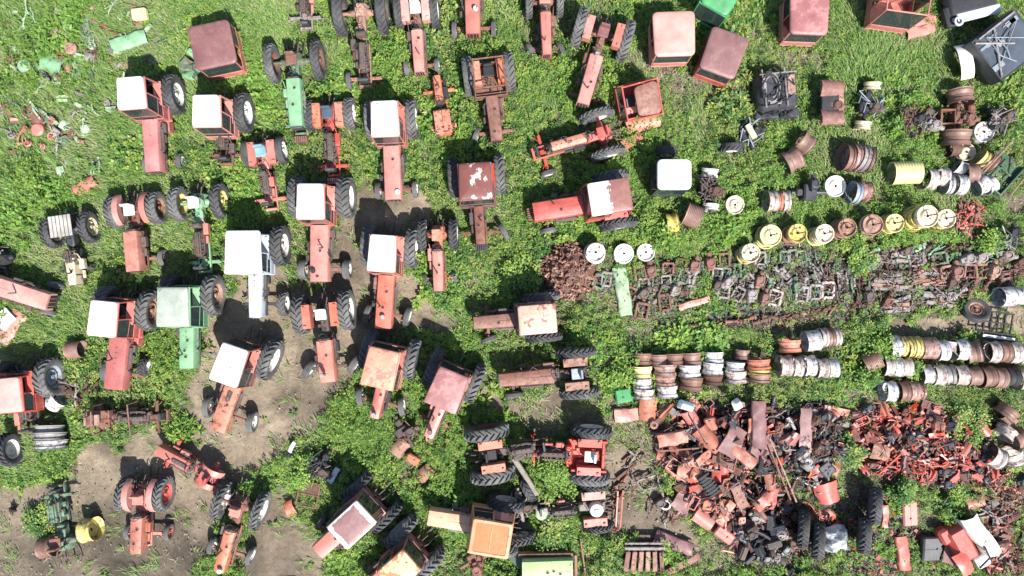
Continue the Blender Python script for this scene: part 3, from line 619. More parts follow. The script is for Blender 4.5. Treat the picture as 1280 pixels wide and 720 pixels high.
RIMC = {'white': 'rimwhite', 'dirtywhite': 'rimwhite', 'rust': 'rimrust', 'rustlight': 'rimpale', 'pink': 'rimpale', 'maroon': 'rimrose', 'brown': 'rimrust', 'silver': 'rimwhite'}
def lying(px, py, dpx, wpx, adeg, col, label, z=0.0, disc=0, group='wheel rims lying in rows', tilt=0.0, cat='wheel rim', name='wheel_drum'):
    r = round(dpx/2/28.9/.02)*.02; w = round(wpx/28.9/.04)*.04; zc = z+r
    x, y = W(px, py, zc)
    o = put(name, cached(('drum', r, w, disc), lambda: drum_mb(r, w, disc)), RIMC.get(col, col), None, (x, y, zc), (tilt, RN.uniform(0, 6), 0))
    o.scale = (RN.uniform(.93, 1.04),)*3
    from mathutils import Euler
    q = Matrix.Rotation(rad(adeg-90), 3, 'Z') @ Matrix.Rotation(tilt, 3, 'X') @ Matrix.Rotation(RN.uniform(0, 6), 3, 'Y')
    o.rotation_euler = q.to_euler(); return tag(o, label, cat, group)
CN = {'rustred': 'dull red', 'greenpale': 'pale green', 'irongreen': 'dark green', 'white': 'white', 'rust': 'rusty brown', 'rustlight': 'light rusty', 'maroon': 'maroon', 'yellow': 'yellow', 'silver': 'silver', 'orange': 'orange rust', 'cream': 'cream', 'brown': 'brown', 'pink': 'pinkish', 'dirtywhite': 'dirty white', 'paleyellow': 'pale yellow', 'rustdark': 'dark rusty', 'grey': 'grey', 'black': 'black', 'castgrey': 'dull grey', 'greyblue': 'blue grey', 'steel': 'bare steel'}
def row(items, where, end, axis, dpx, z=0.0, zs=None):
    """items: (px, py, width px, colour)"""
    for i, it in enumerate(items):
        px, py, w, c = it[:4]
        lying(px, py, it[4] if len(it) > 4 else dpx, w, axis+RN.uniform(-4, 4), c, f'{CN[c]} wheel rim, {ORD[i]} from the {end}, {where}', z)
G = 'barrel like block of rims beside the green bin'
row([(803, 448, 14, 'rust'), (823, 449, 13, 'brown'), (842, 448, 13, 'rust'), (864, 448, 15, 'brown'), (892, 446, 13, 'dirtywhite'), (928, 443, 12, 'rust', 20), (1, 1, 1, 'rust')][:6], 'top row of rims by the bin', 'bin side', 90, 25)
row([(803, 464.5, 14, 'paleyellow'), (831, 462, 14, 'maroon', 29), (862, 463, 14, 'silver', 28), (891, 460, 14, 'dirtywhite', 28), (919, 458, 12, 'dirtywhite', 25), (948, 455, 13, 'orange', 30)], 'second row of rims by the bin', 'bin side', 90, 26)
row([(803, 479, 13, 'dirtywhite'), (831, 475, 13, 'maroon', 29), (864, 479, 16, 'rust', 29), (891, 474, 13, 'rustdark', 26), (920, 471, 14, 'rustlight', 27), (948, 465, 7, 'yellow', 28), (949, 472, 11, 'rust', 29)], 'third row of rims by the bin', 'bin side', 90, 27)
row([(805, 492, 13, 'rustlight', 29), (834, 489, 14, 'dirtywhite', 27)], 'lowest row of rims by the bin', 'bin side', 90, 28)
row([(987, 432, 15, 'orange', 29)], 'short row over white rims', 'bin side', 90, 29)
row([(1014, 426, 17, 'silver'), (1028, 422, 9, 'rustlight'), (1036, 422, 8, 'rust'), (1044, 421, 8, 'rustlight')], 'row over five pale rims', 'bin side', 4, 27)
row([(980, 457, 14, 'pink'), (995, 458, 12, 'pink'), (1010, 457, 13, 'dirtywhite'), (1026, 460, 14, 'rustlight'), (1039, 460, 13, 'white')], 'row of five rims', 'bin side', 3, 27)
row([(1115, 433, 13, 'white'), (1126, 433, 8, 'yellow'), (1135, 434, 8, 'yellow'), (1143, 434, 8, 'yellow'), (1158, 435, 18, 'maroon'), (1175, 438, 13, 'dirtywhite'), (1198, 437, 14, 'white'), (1238, 440, 13, 'rustlight'), (1252, 440, 13, 'rust'), (1265, 441, 13, 'pink'), (1277, 443, 12, 'rustlight')], 'long row beside bare track', 'yellow end', 2, 28)
row([(1108, 458, 13, 'pink'), (1119, 459, 12, 'dirtywhite'), (1130, 459, 14, 'rustlight'), (1156, 468, 14, 'dirtywhite'), (1171, 469, 14, 'pink'), (1198, 469, 15, 'pink'), (1214, 470, 16, 'rust'), (1232, 471, 15, 'brown'), (1247, 472, 14, 'rust'), (1262, 471, 14, 'black'), (1277, 474, 14, 'pink')], 'long row without yellow rims', 'drum end', 2, 27)
row([(1110, 489, 13, 'silver'), (1127, 489, 11, 'rust'), (1139, 488, 12, 'maroon'), (1148, 488, 8, 'maroon')], 'short row beside red scrap', 'silver end', 2, 27)
lying(1090, 451, 25, 20, 28, 'rust', 'rusty open drum leaning at the end of the long rows', 0, tilt=.3)
lying(1217, 439, 30, 15, 12, 'rust', 'rusty rim with its black hollow showing, standing out of the yellow row', 0, tilt=.45)
lying(1187, 468, 27, 10, 8, 'steel', 'bare steel ring with a dark hollow in the row behind the yellow one', 0, tilt=.35)
lying(1187, 433, 16, 12, 80, 'rustlight', 'small light rusty hub standing between two larger rims', .3)
for a in [(1256, 371, 24, 17, 3, 'white', 'big white rim by the trodden corner of the yard'), (1271, 370, 24, 15, 3, 'dirtywhite', 'dirty white rim beside the big white one near the steel grid'),
          (1256, 541, 28, 14, 50, 'rustlight', 'light rusty ring, upper of four behind the second scrap heap'), (1272, 548, 28, 15, 20, 'rust', 'rusty ring touching the upper light one behind the second scrap heap'),
          (1243, 571, 27, 15, -30, 'rustlight', 'light rusty ring open to the sky beside the red scrap'), (1266, 570, 27, 15, -60, 'pink', 'pinkish ring in the lower pair behind the second scrap heap'),
          (1257, 520, 20, 14, -40, 'brown', 'brown drum half hidden by weeds above the four rings'),
          (990, 200, 29, 18, 28, 'rust', 'rusty rim leaning in grass by a yellow rimmed one'), (1005, 179, 27, 16, -35, 'rust', 'rusty rim with a yellow edge, upper of the leaning pair'),
          (1058, 197, 36, 12, -5, 'rust', 'wide rusty rim, outer one of four on the grass'), (1066, 197, 36, 10, -5, 'maroon', 'maroon rim, second of four on the grass'), (1075, 198, 36, 10, -12, 'castgrey', 'dull grey rim, third of four on the grass'), (1085, 199, 34, 9, -12, 'rust', 'rusty rim, last of four next to the casting'),
          (963, 251, 28, 12, 2, 'rustlight', 'light rusty rim by the pale flat discs'), (973, 251, 28, 8, 2, 'orange', 'orange rust rim in the middle of three by the flat discs'), (982, 251, 28, 8, 2, 'rustlight', 'tan rusty rim facing the axle casting'),
          (1068, 241, 30, 9, -8, 'greyblue', 'blue grey rim under the four rusty ones'), (1078, 239, 28, 15, -8, 'maroon', 'maroon drum touching the blue grey rim'),
          (1131, 216, 29, 32, 2, 'paleyellow', 'long pale yellow drum on the grass'), (1160, 224, 28, 13, -4, 'pink', 'pinkish rim next to the pale yellow drum'), (1175, 221, 27, 14, -4, 'rustlight', 'light rusty rim second from the pale yellow drum'),
          (1184, 231, 26, 8, -2, 'silver', 'silver ring with a dark hollow near the rusty pair'), (1197, 231, 26, 13, -2, 'dirtywhite', 'dirty white rim near the rusty pair'), (1200, 210, 20, 10, -30, 'white', 'small white rim against a rusty drum'), (1211, 217, 26, 15, 3, 'rust', 'rusty drum between the white rims'),
          (1226, 199, 25, 9, -35, 'yellow', 'yellow rim tilted against a rusty drum near the green trailer'), (1237, 203, 25, 12, -35, 'rust', 'rusty drum with a yellow rim leaning on it'), (1224, 232, 24, 14, 25, 'silver', 'silver rim, first of two by the track corner'), (1235, 232, 22, 12, 30, 'dirtywhite', 'dirty white rim, last of two by the track corner'),
          (1190, 186, 20, 14, 10, 'rustdark', 'dark rusty hub above the white disc'),
          (840, 279, 29, 15, 6, 'yellow', 'bright yellow rim below the small white roofed cab'), (866, 270, 29, 20, -22, 'rust', 'rusty rim leaning beside the bright yellow one'),
          (95, 437, 23, 20, 5, 'rust', 'rusty drum alone in the grass beside the white roofed tractor'), (70, 501, 24, 14, 35, 'silver', 'pale rim propped on the tyre of the pink roofed tractor'),
          (62, 537, 36, 10, 92, 'grey', 'grey rim, upper of three in the grass', -.2), (62, 546, 39, 10, 92, 'steel', 'steel rim, middle of three in the grass', -.2), (64, 556, 39, 11, 93, 'silver', 'silver rim, lowest of three in the grass', -.2),
          (113, 662, 29, 16, 10, 'yellow', 'yellow wheel beside the dark stripped chassis'), (61, 683, 27, 16, 12, 'brown', 'brown wheel on the far side of the dark stripped chassis'),
          (1200, 122, 34, 18, 92, 'rust', 'broad rusty wheel on the upper end of the rusty axle'), (1195, 173, 34, 18, 88, 'rust', 'broad rusty wheel on the lower end of the rusty axle'),
          (887, 216, 22, 10, 85, 'dirtywhite', 'white wheel above the dark engine'), (888, 260, 22, 8, 85, 'dirtywhite', 'white wheel below the dark engine'),
          (1090, 108, 22, 9, 88, 'cream', 'cream wheel above the black axle unit'), (1078, 157, 22, 10, 85, 'cream', 'cream wheel below the black axle unit')]:
    lying(*a[:7], z=0, disc=1 if a[5] in ('white', 'cream', 'dirtywhite', 'yellow', 'silver') else 0, group='loose wheel rims in the grass', tilt=a[7] if len(a) > 7 else RN.uniform(-.15, .2))
lying(1258, 515, 30, 14, 50, 'rust', 'rusty rim at the yard edge over the weeds', 0, tilt=.2)
tl = wheel(None, .56, .3, (*W(1220, 388, .3), .3), 'rustlight', rot=(rad(62), 0, rad(20)), name='tyre'); tag(tl, 'old tyre with a rusty disc leaning by the steel grid', 'tyre')
for (x, y, rot, l) in [(1004, 661, 85, 'lugged black tyre, first of the pair by the silver tarp'), (1023, 675, 85, 'lugged black tyre touching the silver tarp'), (1080, 668, 85, 'lugged black tyre on the far side of the silver tarp'), (1093, 632, 85, 'lugged black tyre above the silver tarp near two red panels')]:
    w_ = wheel(None, .76, .46, (*W(x, y, .76), .76), 'rust', rim=True, rot=(-.38, 0, rad(rot)), name='tyre', spin=0); tag(w_, l, 'tyre', 'spare tyres stood in the lower scrap area')
for (x, y, r, rot, l) in [(12, 562, .7, 100, 'black tyre leaning near the three grey rims'), (660, 610, .6, 120, 'flat black tyre under the wooden pole'), (182, 458, .4, 80, 'narrow worn tyre with a white side among the weeds'), (833, 190, .45, 0, 'short tyre behind the small white roofed cab'), (915, 185, .5, 0, 'black tyre under the dark winch machine'), (651, 672, .62, 10, 'muddy tyre against the peach hooded tractor')]:
    w_ = wheel(None, r, .34, (*W(x, y, r), r), 'dirtywhite', rim=True, rot=(RN.uniform(-.2, .2), 0, rad(rot)), name='tyre', spin=0); tag(w_, l, 'tyre', 'single spare tyres in the weeds')
# stacks of wheel centres on rods
def stack_(px, py, rpx, n, cols, what, rod=True, v=0, z0=0.0):
    zt = z0+n*.17; x, y = W(px, py, zt); r = round(rpx/29.6/.02)*.02
    for k in range(n):
        top = k == n-1
        o = put('wheel_disc', cached(('fd', r, (k+v) % 2 if not top else v), lambda: flat_disc_mb(r, .165, (k+v) % 2 if not top else v)), [cols[0] if top else RN.choice(cols), 'rustdark'], None, (x+RN.uniform(-.02, .02)*(n-k), y+RN.uniform(-.02, .02)*(n-k), z0+k*.17), (0, 0, RN.uniform(0, 6)))
        tag(o, f'{what}, topmost of its stack' if top else f'{ORD[n-1-k]} disc down under {what}'.replace('first disc', 'next disc'), 'wheel disc', 'wheel discs stacked in a line')
    if rod:
        p = MB(); p.cyl((0, 0, 0), (.03, .02, zt+.55), .022, n=8); p.box((.03, .02, zt+.55), (.07, .07, .03), .01)
        tag(put('stacking_rod', p, 'rustdark', None, (x, y, 0)), f'iron rod through {what}', 'steel rod', 'rods through the disc stacks')
for a in [(745, 315, 12, 6, ['dirtywhite', 'rustlight'], 'the stained white disc by the brown iron heap', 0), (780, 317, 12.5, 3, ['white', 'cream'], 'the white disc with a grey hub in a group of three', 0, 1), (808, 316, 11.5, 2, ['white', 'cream'], 'the small white disc at the end of a group of three', 0),
          (939, 316, 12, 5, ['cream', 'yellow'], 'the cream disc standing apart over the green castings', 1), (964, 294, 13.5, 5, ['paleyellow', 'yellow'], 'the wide pale yellow disc at the start of the yellow line', 1, 1), (998, 292, 12, 5, ['yellow', 'rustlight'], 'the yellow disc with rust spots, second in the yellow line', 1),
          (1031, 292, 12, 5, ['cream', 'paleyellow'], 'the cream disc third in the yellow line', 1), (1059, 285, 12, 5, ['rustlight', 'yellow'], 'the rust stained disc fourth in the yellow line', 1), (1092, 281, 13, 5, ['rustlight', 'cream'], 'the rusty centred disc fifth in the yellow line', 1, 1), (1119, 279, 12, 5, ['paleyellow', 'yellow'], 'the pale yellow disc sixth in the yellow line', 1),
          (1160, 270, 13.5, 9, ['cream', 'paleyellow', 'yellow'], 'the cream disc on the tallest stack', 1, 1), (1184, 273, 12, 6, ['cream', 'yellow'], 'the cream disc next to the red rods', 1),
          (1045, 232, 13.5, 2, ['white', 'grey'], 'the white disc with round holes in the grass', 0, 1), (919, 256, 12, 3, ['cream', 'white'], 'the cream dished disc near the dark engine', 0, 1), (1209, 190, 11, 2, ['cream', 'grey'], 'the cream disc beside the yellow rim', 0), (1231, 165, 13, 2, ['dirtywhite', 'grey'], 'the white disc leaning on dark castings', 0)]:
    stack_(*a[:6], rod=bool(a[6]), v=a[7] if len(a) > 7 else 0)

# ------------------------------------------------------------------ castings
def cast_mb(kind, seed=0):
    rn = random.Random(seed*7+len(kind)); mb = MB()
    if kind == 'yoke_casting':
        w, l = .42, .52; mb.box((0, w/2, .14), (l, .09, .2), .03); mb.box((0, -w/2, .14), (l, .09, .2), .03); mb.box((l/2, 0, .14), (.1, w, .26), .03); mb.box((-l/2, 0, .12), (.08, w, .14), .03)
        mb.cyl((l/2, 0, .1), (l/2+.15, 0, .12), .07, n=10); mb.box((-l/2-.04, w*.3, .18), (.1, .08, .1), .02)
    elif kind == 'gear_housing':
        mb.box((0, 0, .2), (.5, .42, .4), .06, .9, .85); mb.lathe([(.15, .4), (.17, .43), (.13, .44), (.12, .3), (.001, .3)], 'z', 18); mb.cyl((.25, 0, .2), (.42, 0, .2), .12, .1, n=12)
        for k in range(6): mb.cyl((.19*math.cos(k*1.05), .17*math.sin(k*1.05), .38), (.19*math.cos(k*1.05), .17*math.sin(k*1.05), .43), .02, n=6)
        mb.box((-.27, .05, .3), (.12, .2, .14), .03)
    elif kind == 'axle_housing':
        mb.cyl((-.4, 0, .14), (.3, 0, .14), .075, .1, n=12); mb.cyl((-.44, 0, .15), (-.38, 0, .15), .16, n=14); mb.cyl((.28, 0, .15), (.36, 0, .15), .14, n=14); mb.box((0, 0, .22), (.14, .12, .12), .02)
        for k in range(5): mb.cyl((-.45, .11*math.cos(k*1.26), .15+.11*math.sin(k*1.26)), (-.49, .11*math.cos(k*1.26), .15+.11*math.sin(k*1.26)), .018, n=6)
    elif kind == 'lift_arm':
        mb.tube([(-.4, 0, .12), (-.1, .04, .2), (.25, -.02, .17), (.42, 0, .08)], .04, 7); mb.lathe([(.05, -.04), (.09, -.04), (.09, .04), (.05, .04)], 'y', 14, (-.42, 0, .12), True); mb.lathe([(.04, -.04), (.075, -.04), (.075, .04), (.04, .04)], 'y', 14, (.44, 0, .08), True)
        mb.box((0, .03, .22), (.16, .08, .1), .02)
    elif kind == 'ring_gear':
        mb.lathe([(.13, 0), (.2, 0), (.21, .05), (.17, .1), (.13, .09)], 'z', 22, closed=True); mb.lathe([(.03, 0), (.06, 0), (.06, .1), (.03, .1)], 'z', 12, closed=True)
        for k in range(4): mb.box((.095*math.cos(k*PI/2), .095*math.sin(k*PI/2), .04), (.1 if k % 2 == 0 else .03, .03 if k % 2 == 0 else .1, .04), .01)
        mb.tube([(.18, 0, .06), (.4, .1, .1), (.5, .22, .06)], .03, 6)
    elif kind == 'iron_bar': mb.box((0, 0, .08), (1.05, .13, .12), .015); mb.box((.3, 0, .15), (.12, .1, .06), .01); mb.box((0, .05, .1), (1.0, .02, .1), .004)
    elif kind == 'engine_block':
        mb.box((0, 0, .2), (.7, .34, .4), .03)
        for k in range(4): mb.lathe([(.05, .402), (.068, .41), (.05, .41), (.048, .34), (.001, .34)], 'z', 12, (-.24+k*.16, 0, 0))
        mb.box((0, .2, .25), (.6, .06, .12), .02); mb.cyl((.35, 0, .15), (.42, 0, .15), .1, n=12)
    elif kind == 'radiator_core':
        mb.box((0, 0, .12), (.5, .62, .08), .02); mb.box((0, 0, .17), (.4, .5, .04), .01); mb.box((.27, 0, .14), (.09, .6, .14), .03); mb.box((-.27, 0, .14), (.09, .6, .14), .03)
    for k in range(3):
        mb.cyl((rn.uniform(-.2, .2), rn.uniform(-.1, .1), .15), (rn.uniform(-.25, .25), rn.uniform(-.2, .2), .35), .02, n=6)
    return mb
KW = {'yoke_casting': 'open cast yoke', 'gear_housing': 'round topped gear housing', 'axle_housing': 'flanged axle housing', 'lift_arm': 'curved lift arm', 'ring_gear': 'ring gear', 'iron_bar': 'flat iron bar', 'engine_block': 'bare engine block', 'radiator_core': 'flat radiator core'}
CW = {'greenpale': 'pale green', 'iron': 'dark iron', 'irongreen': 'dark green', 'ironred': 'dull red', 'castgrey': 'grey', 'rust': 'rusty', 'rustdark': 'dark rusty', 'rustlight': 'light rusty', 'black': 'black', 'green': 'green', 'dirtywhite': 'whitish', 'greydark': 'dark grey', 'steel': 'steel', 'rimpale': 'pale', 'brown': 'brown', 'salmon': 'salmon', 'maroon': 'maroon', 'orange': 'orange'}
def cast(kind, px, py, deg, col, label=None, z=0, s=1.0, group=None, tilt=None):
    sd = RN.randrange(3)
    o = put(kind, cached((kind, sd), lambda: cast_mb(kind, sd)), col, None, (*W(px, py, z+.15), z-.02), ((tilt or 0)+RN.uniform(-.12, .12), RN.uniform(-.12, .12), rad(deg)), (s*RN.uniform(.9, 1.1), s*RN.uniform(.9, 1.1), s))
    return tag(o, label, kind.replace('_', ' '), group)
def crow(p0, p1, step, kinds, cols, deg, where, s=1.0, jit=2.0):
    n = max(1, int(math.hypot(p1[0]-p0[0], p1[1]-p0[1])/step))
    for i in range(n+1):
        if RN.random() < .06: continue
        u = i/n; k = RN.choice(kinds); c = RN.choice(cols)
        cast(k, p0[0]+(p1[0]-p0[0])*u+RN.uniform(-jit, jit), p0[1]+(p1[1]-p0[1])*u+RN.uniform(-jit, jit), deg+RN.uniform(-18, 18), c, f'{CW[c]} {KW[k]} in the {where}', s=s, group=f'castings in the {where}')
crow((736, 352), (768, 350), 9, ['yoke_casting', 'lift_arm'], ['irongreen', 'castgrey', 'rust'], 80, 'row beside the brown iron heap')
crow((798, 340), (905, 326), 17, ['yoke_casting', 'gear_housing'], ['rust', 'rustdark', 'ironred'], 85, 'upper row of parts', 1.05)
crow((797, 354), (925, 339), 9, ['lift_arm', 'axle_housing', 'yoke_casting'], ['irongreen', 'irongreen', 'castgrey'], 80, 'green row under the upper row', .95)
crow((790, 368), (948, 350), 13, ['gear_housing', 'ring_gear', 'yoke_casting'], ['rust', 'iron', 'castgrey', 'brown'], 60, 'mixed row above the pink beam')
crow((800, 388), (830, 378), 17, ['yoke_casting'], ['rustlight', 'rust'], 90, 'pair under the green hood', 1.15)
crow((905, 365), (955, 372), 16, ['yoke_casting', 'gear_housing'], ['rust', 'iron', 'castgrey'], 75, 'group past the pink beam', 1.1)
crow((845, 408), (965, 398), 14, ['ring_gear', 'axle_housing'], ['rust', 'rustdark', 'ironred'], 10, 'low rusty row in the weeds', 1.0)
crow((950, 325), (1030, 316), 9, ['lift_arm', 'yoke_casting'], ['irongreen', 'irongreen', 'castgrey'], 95, 'green row under the yellow line', .95)
crow((960, 343), (1048, 342), 8, ['lift_arm', 'axle_housing'], ['iron', 'rustdark', 'castgrey'], 125, 'slanting black row', 1.1)
crow((952, 358), (1085, 352), 11, ['axle_housing', 'gear_housing', 'lift_arm'], ['iron', 'rustdark', 'irongreen', 'castgrey'], 95, 'row above the pale yokes')
crow((968, 372), (1034, 363), 15, ['yoke_casting'], ['rimpale', 'rimpale', 'castgrey'], 80, 'row of pale yokes', 1.15, 1)
crow((1045, 366), (1100, 370), 12, ['lift_arm', 'gear_housing'], ['iron', 'rustdark'], 90, 'group past the pale yokes')
crow((978, 396), (1085, 378), 8, ['ring_gear', 'lift_arm'], ['rustlight', 'rust', 'ironred'], 40, 'rusty ring row', .95)
crow((975, 405), (1020, 398), 9, ['ring_gear'], ['rust', 'rustlight'], 60, 'lower rusty ring row', .9)
crow((1090, 316), (1240, 308), 13, ['lift_arm', 'gear_housing', 'axle_housing'], ['irongreen', 'iron', 'green', 'rustdark'], 30, 'row under the tallest stack')
crow((1145, 326), (1255, 320), 15, ['gear_housing', 'yoke_casting'], ['irongreen', 'irongreen', 'castgrey'], 10, 'green housing row', 1.1)
for q in range(5): crow((1106, 310+q*4), (1140, 310+q*4), 30, ['iron_bar'], ['castgrey'], 3, 'grey slab pair', 1.15, 0)
crow((1146, 335), (1172, 336), 6, ['iron_bar'], ['ironred'], 95, 'dull red pair', 1.0)
crow((1180, 340), (1240, 338), 13, ['gear_housing', 'yoke_casting'], ['rust', 'rustlight', 'ironred'], 90, 'rusty box row', 1.15, 1)
crow((1085, 335), (1140, 340), 13, ['axle_housing', 'lift_arm'], ['castgrey', 'iron'], 10, 'grey row before the rusty boxes')
for q in range(4): crow((1110, 347+q*4.5), (1170, 341+q*4.5), 29, ['iron_bar'], ['castgrey', 'castgrey', 'rustlight'], 8, 'grey bar row', 1.2, 1)
crow((1175, 357), (1250, 352), 14, ['gear_housing', 'axle_housing', 'lift_arm'], ['rust', 'rustdark', 'iron'], 60, 'brown row under the boxes')
crow((1092, 385), (1108, 375), 14, ['gear_housing', 'lift_arm'], ['rustlight', 'rust'], 60, 'pair at the grey bars end')
for q in range(4): crow((1120, 375+q*4.5), (1175, 367+q*4.5), 28, ['iron_bar'], ['castgrey', 'rustlight'], 8, 'lower grey bar row', 1.25, 1)
crow((1185, 375), (1215, 362), 12, ['lift_arm', 'axle_housing'], ['rust', 'castgrey'], 50, 'group before the leaning tyre')
crow((1255, 320), (1275, 330), 12, ['gear_housing', 'engine_block'], ['black', 'iron', 'rustdark'], 40, 'dark group at the yard edge')
for q in range(3): crow((1262, 338+q*5), (1276, 338+q*5), 20, ['iron_bar'], ['maroon'], 5, 'maroon bundle at the yard edge')
crow((755, 660), (790, 570), 18, ['iron_bar'], ['rust'], 30, 'soil strip beside the big heap')
crow((795, 578), (835, 640), 16, ['gear_housing', 'ring_gear', 'lift_arm'], ['castgrey', 'iron', 'castgrey'], 30, 'grey group beside the big heap', 1.0, 5)
crow((1240, 590), (1276, 600), 13, ['lift_arm', 'gear_housing'], ['salmon', 'black'], 30, 'red group under the four rings', 1, 4)
crow((1042, 330), (1090, 330), 10, ['lift_arm', 'yoke_casting', 'gear_housing'], ['iron', 'irongreen', 'rustdark'], 60, 'gap by the pale bush')
crow((1048, 343), (1108, 340), 9, ['axle_housing', 'lift_arm', 'gear_housing'], ['rustdark', 'rust', 'castgrey'], 100, 'dark row behind the pale bush')
crow((1040, 314), (1088, 312), 10, ['lift_arm', 'axle_housing'], ['irongreen', 'rustdark'], 70, 'short row under the rusty discs')
# brown iron heap: many cast clips
def clip_mb(v):
    mb = MB(); R_ = .11
    mb.tube([(R_*math.cos(a), R_*math.sin(a), .02*math.sin(3*a)) for a in [(-2.0+v*.2)+i*.62 for i in range(7)]], .03, 6); mb.cyl((.1, 0, -.03), (.1, 0, .06), .045, n=8); return mb
for i in range(240):
    a = RN.uniform(0, 2*PI); q = math.sqrt(RN.random()); px, py = 711+q*33*math.cos(a), 338+q*35*math.sin(a); z = .75*(1-q*q)*RN.uniform(.6, 1)+.08
    v = RN.randrange(4); c = RN.choice(['rust', 'rustlight', 'rustdark', 'rustlight', 'brown'])
    o = put('iron_clip', cached(('clip', v), lambda: clip_mb(v)), c, None, (*W(px, py, z), z), (RN.uniform(-1.2, 1.2), RN.uniform(-1.2, 1.2), RN.uniform(0, 6)), (1.15,)*3)
    tag(o, 'curved rusty iron clip on the round brown heap', 'iron clip', 'iron clips heaped in a round pile')
hp = MB(); hp.lathe([(1.22, 0), (1.05, .2), (.7, .5), (.3, .68), (.001, .72)], 'z', 30)
for i, p in enumerate(hp.v): hp.v[i] = (p[0]*(1+.1*math.sin(i*5.1)), p[1]*(1+.1*math.sin(i*3.3)), p[2]+(.06*math.sin(i*7.7) if p[2] > .05 else 0))
o = put('rust_rubble', hp, 'rustdark', None, (*W(711, 338, .2), 0)); o['kind'] = 'stuff'
# ------------------------------------------------------------------ sheet scrap
def inpoly(x, y, P_):
    c = False; j = len(P_)-1
    for i in range(len(P_)):
        if (P_[i][1] > y) != (P_[j][1] > y) and x < (P_[j][0]-P_[i][0])*(y-P_[i][1])/(P_[j][1]-P_[i][1])+P_[i][0]: c = not c
        j = i
    return c
H1 = [(815, 515), (870, 502), (945, 505), (960, 520), (975, 560), (985, 610), (985, 650), (975, 685), (930, 695), (895, 670), (875, 640), (840, 600), (818, 555)]
H1B = [(955, 500), (1050, 508), (1055, 560), (1040, 600), (1000, 610), (975, 570)]
H2 = [(1065, 508), (1180, 505), (1215, 540), (1248, 560), (1245, 600), (1190, 612), (1150, 600), (1080, 592), (1062, 550)]
H3 = [(1225, 600), (1280, 590), (1280, 720), (1235, 720), (1225, 660)]
H1C = [(900, 640), (985, 640), (985, 705), (930, 700)]
def arc(y0, z0, r, a0, a1, n): return [(y0+r*math.cos(math.radians(a0+(a1-a0)*i/n)), z0+r*math.sin(math.radians(a0+(a1-a0)*i/n))) for i in range(n+1)]
def panel_mb(kind, l, w, v=0):
    mb = MB(); h = w/2
    if kind == 'hood_panel': mb.sheet([(-h, -.2), (-h, -.06)]+[(-h*.85, -.01), (0, .02), (h*.85, -.01)]+[(h, -.06), (h, -.2)], -l/2, l/2, .012, .02, 9, .92); mb.cyl((l*.2, 0, .02), (l*.2, 0, .04), .05, n=10, mi=1); mb.cyl((-l*.15, .03, .02), (-l*.15, .03, .04), .035, n=10, mi=1)
    elif kind == 'fender_panel': 
        pr = arc(-h*.2, -.35, h*1.2+.1, 150, 40, 7); mb.sheet([(p[0], p[1]) for p in pr]+[(h, -.3)], -l/2, l/2, .012, 0, 2, .9)
        mb.box((-l/2+.012, 0, -.05), (.02, w*.8, .22), .005)
    elif kind == 'steel_plate':
        mb.sheet([(-h, -.05), (-h, 0), (0, .012*v), (h, 0), (h, -.05)], -l/2, l/2, .012, .03*v, 8, 1-.12*v)
        mb.cyl((l*.25, h*.2, 0), (l*.25, h*.2, .025), .04, n=8, mi=1); mb.cyl((-l*.2, -h*.2, 0), (-l*.2, -h*.2, .025), .035, n=8, mi=1)
    elif kind == 'sheet_offcut':
        mb.sheet([(-h, .03), (-h*.3, -.02), (h*.4, .05), (h, -.05)], -l/2, l/2, .01, .06, 3, .55+.2*v); mb.box((0, h*.5, .03), (l*.8, .025, .03), .005)
    elif kind == 'panel_frame':
        for s in (-1, 1): mb.box((0, s*h, 0), (l, .05, .06), .01); mb.box((s*l/2, 0, 0), (.05, w, .06), .01)
        if v: mb.box((0, 0, 0), (.04, w, .05), .01); mb.box((l*.25, 0, -.01), (l*.45, w*.95, .012), .003, mi=1)
    elif kind == 'steel_bar': mb.box((0, 0, 0), (l, .07, .05), .01); mb.box((l*.3, 0, .04), (.12, .1, .05), .01); mb.tube([(-l/2, 0, 0), (-l/2-.1, .06, .02), (-l/2-.14, .15, 0)], .025, 6)
    elif kind == 'bent_pipe': mb.tube([(-l/2, 0, 0), (-l*.1, .04, .03), (l*.3, -.03, .05), (l/2, .12, -.02)], .028, 7); mb.cyl((l*.3, -.03, .03), (l*.3, -.03, .09), .05, n=8)
    elif kind == 'tank_box': mb.box((0, 0, 0), (l, w, .3), .06); mb.cyl((l*.2, 0, .14), (l*.2, 0, .2), .05, n=12); mb.box((0, 0, .155), (l*.9, .03, .02), .005)
    elif kind == 'ribbed_duct':
        for k in range(7): mb.box((-l/2+l*(k+.5)/7, 0, 0), (l/7*.7, w, .14), .03)
        mb.box((0, 0, -.02), (l, w*.7, .12), .02)
    if kind in ('hood_panel', 'fender_panel', 'steel_plate', 'sheet_offcut'):     # dents
        mb.v = [(x+.015*math.sin(9*y+l*40), y+.02*math.sin(7*x+w*50), z+.022*math.sin(11*x+5*y+l*60)+.018*math.sin(17*y-8*x+w*33)) for x, y, z in mb.v]
    return mb
def panel(kind, px, py, lpx, wpx, deg, col, label, z=.4, tilt=(0, 0), under='rustdark', group=None, v=0):
    l, w = round(lpx/29/.05)*.05, round(wpx/29/.05)*.05; w = max(.05, w)
    if z > .4 and group is None and not any(inpoly(px, py, q) for q in (H1, H1B, H1C, H2)): z = .24 if kind in ('hood_panel', 'tank_box') else .36
    o = put(kind, cached((kind, l, w, v), lambda: panel_mb(kind, l, w, v)), [col, under], None, (*W(px, py, z), z), (tilt[0], tilt[1], 0))
    o.rotation_euler = (Matrix.Rotation(rad(deg), 3, 'Z') @ Matrix.Rotation(tilt[0], 3, 'X') @ Matrix.Rotation(tilt[1], 3, 'Y')).to_euler()
    return tag(o, label, kind.replace('_', ' '), group)
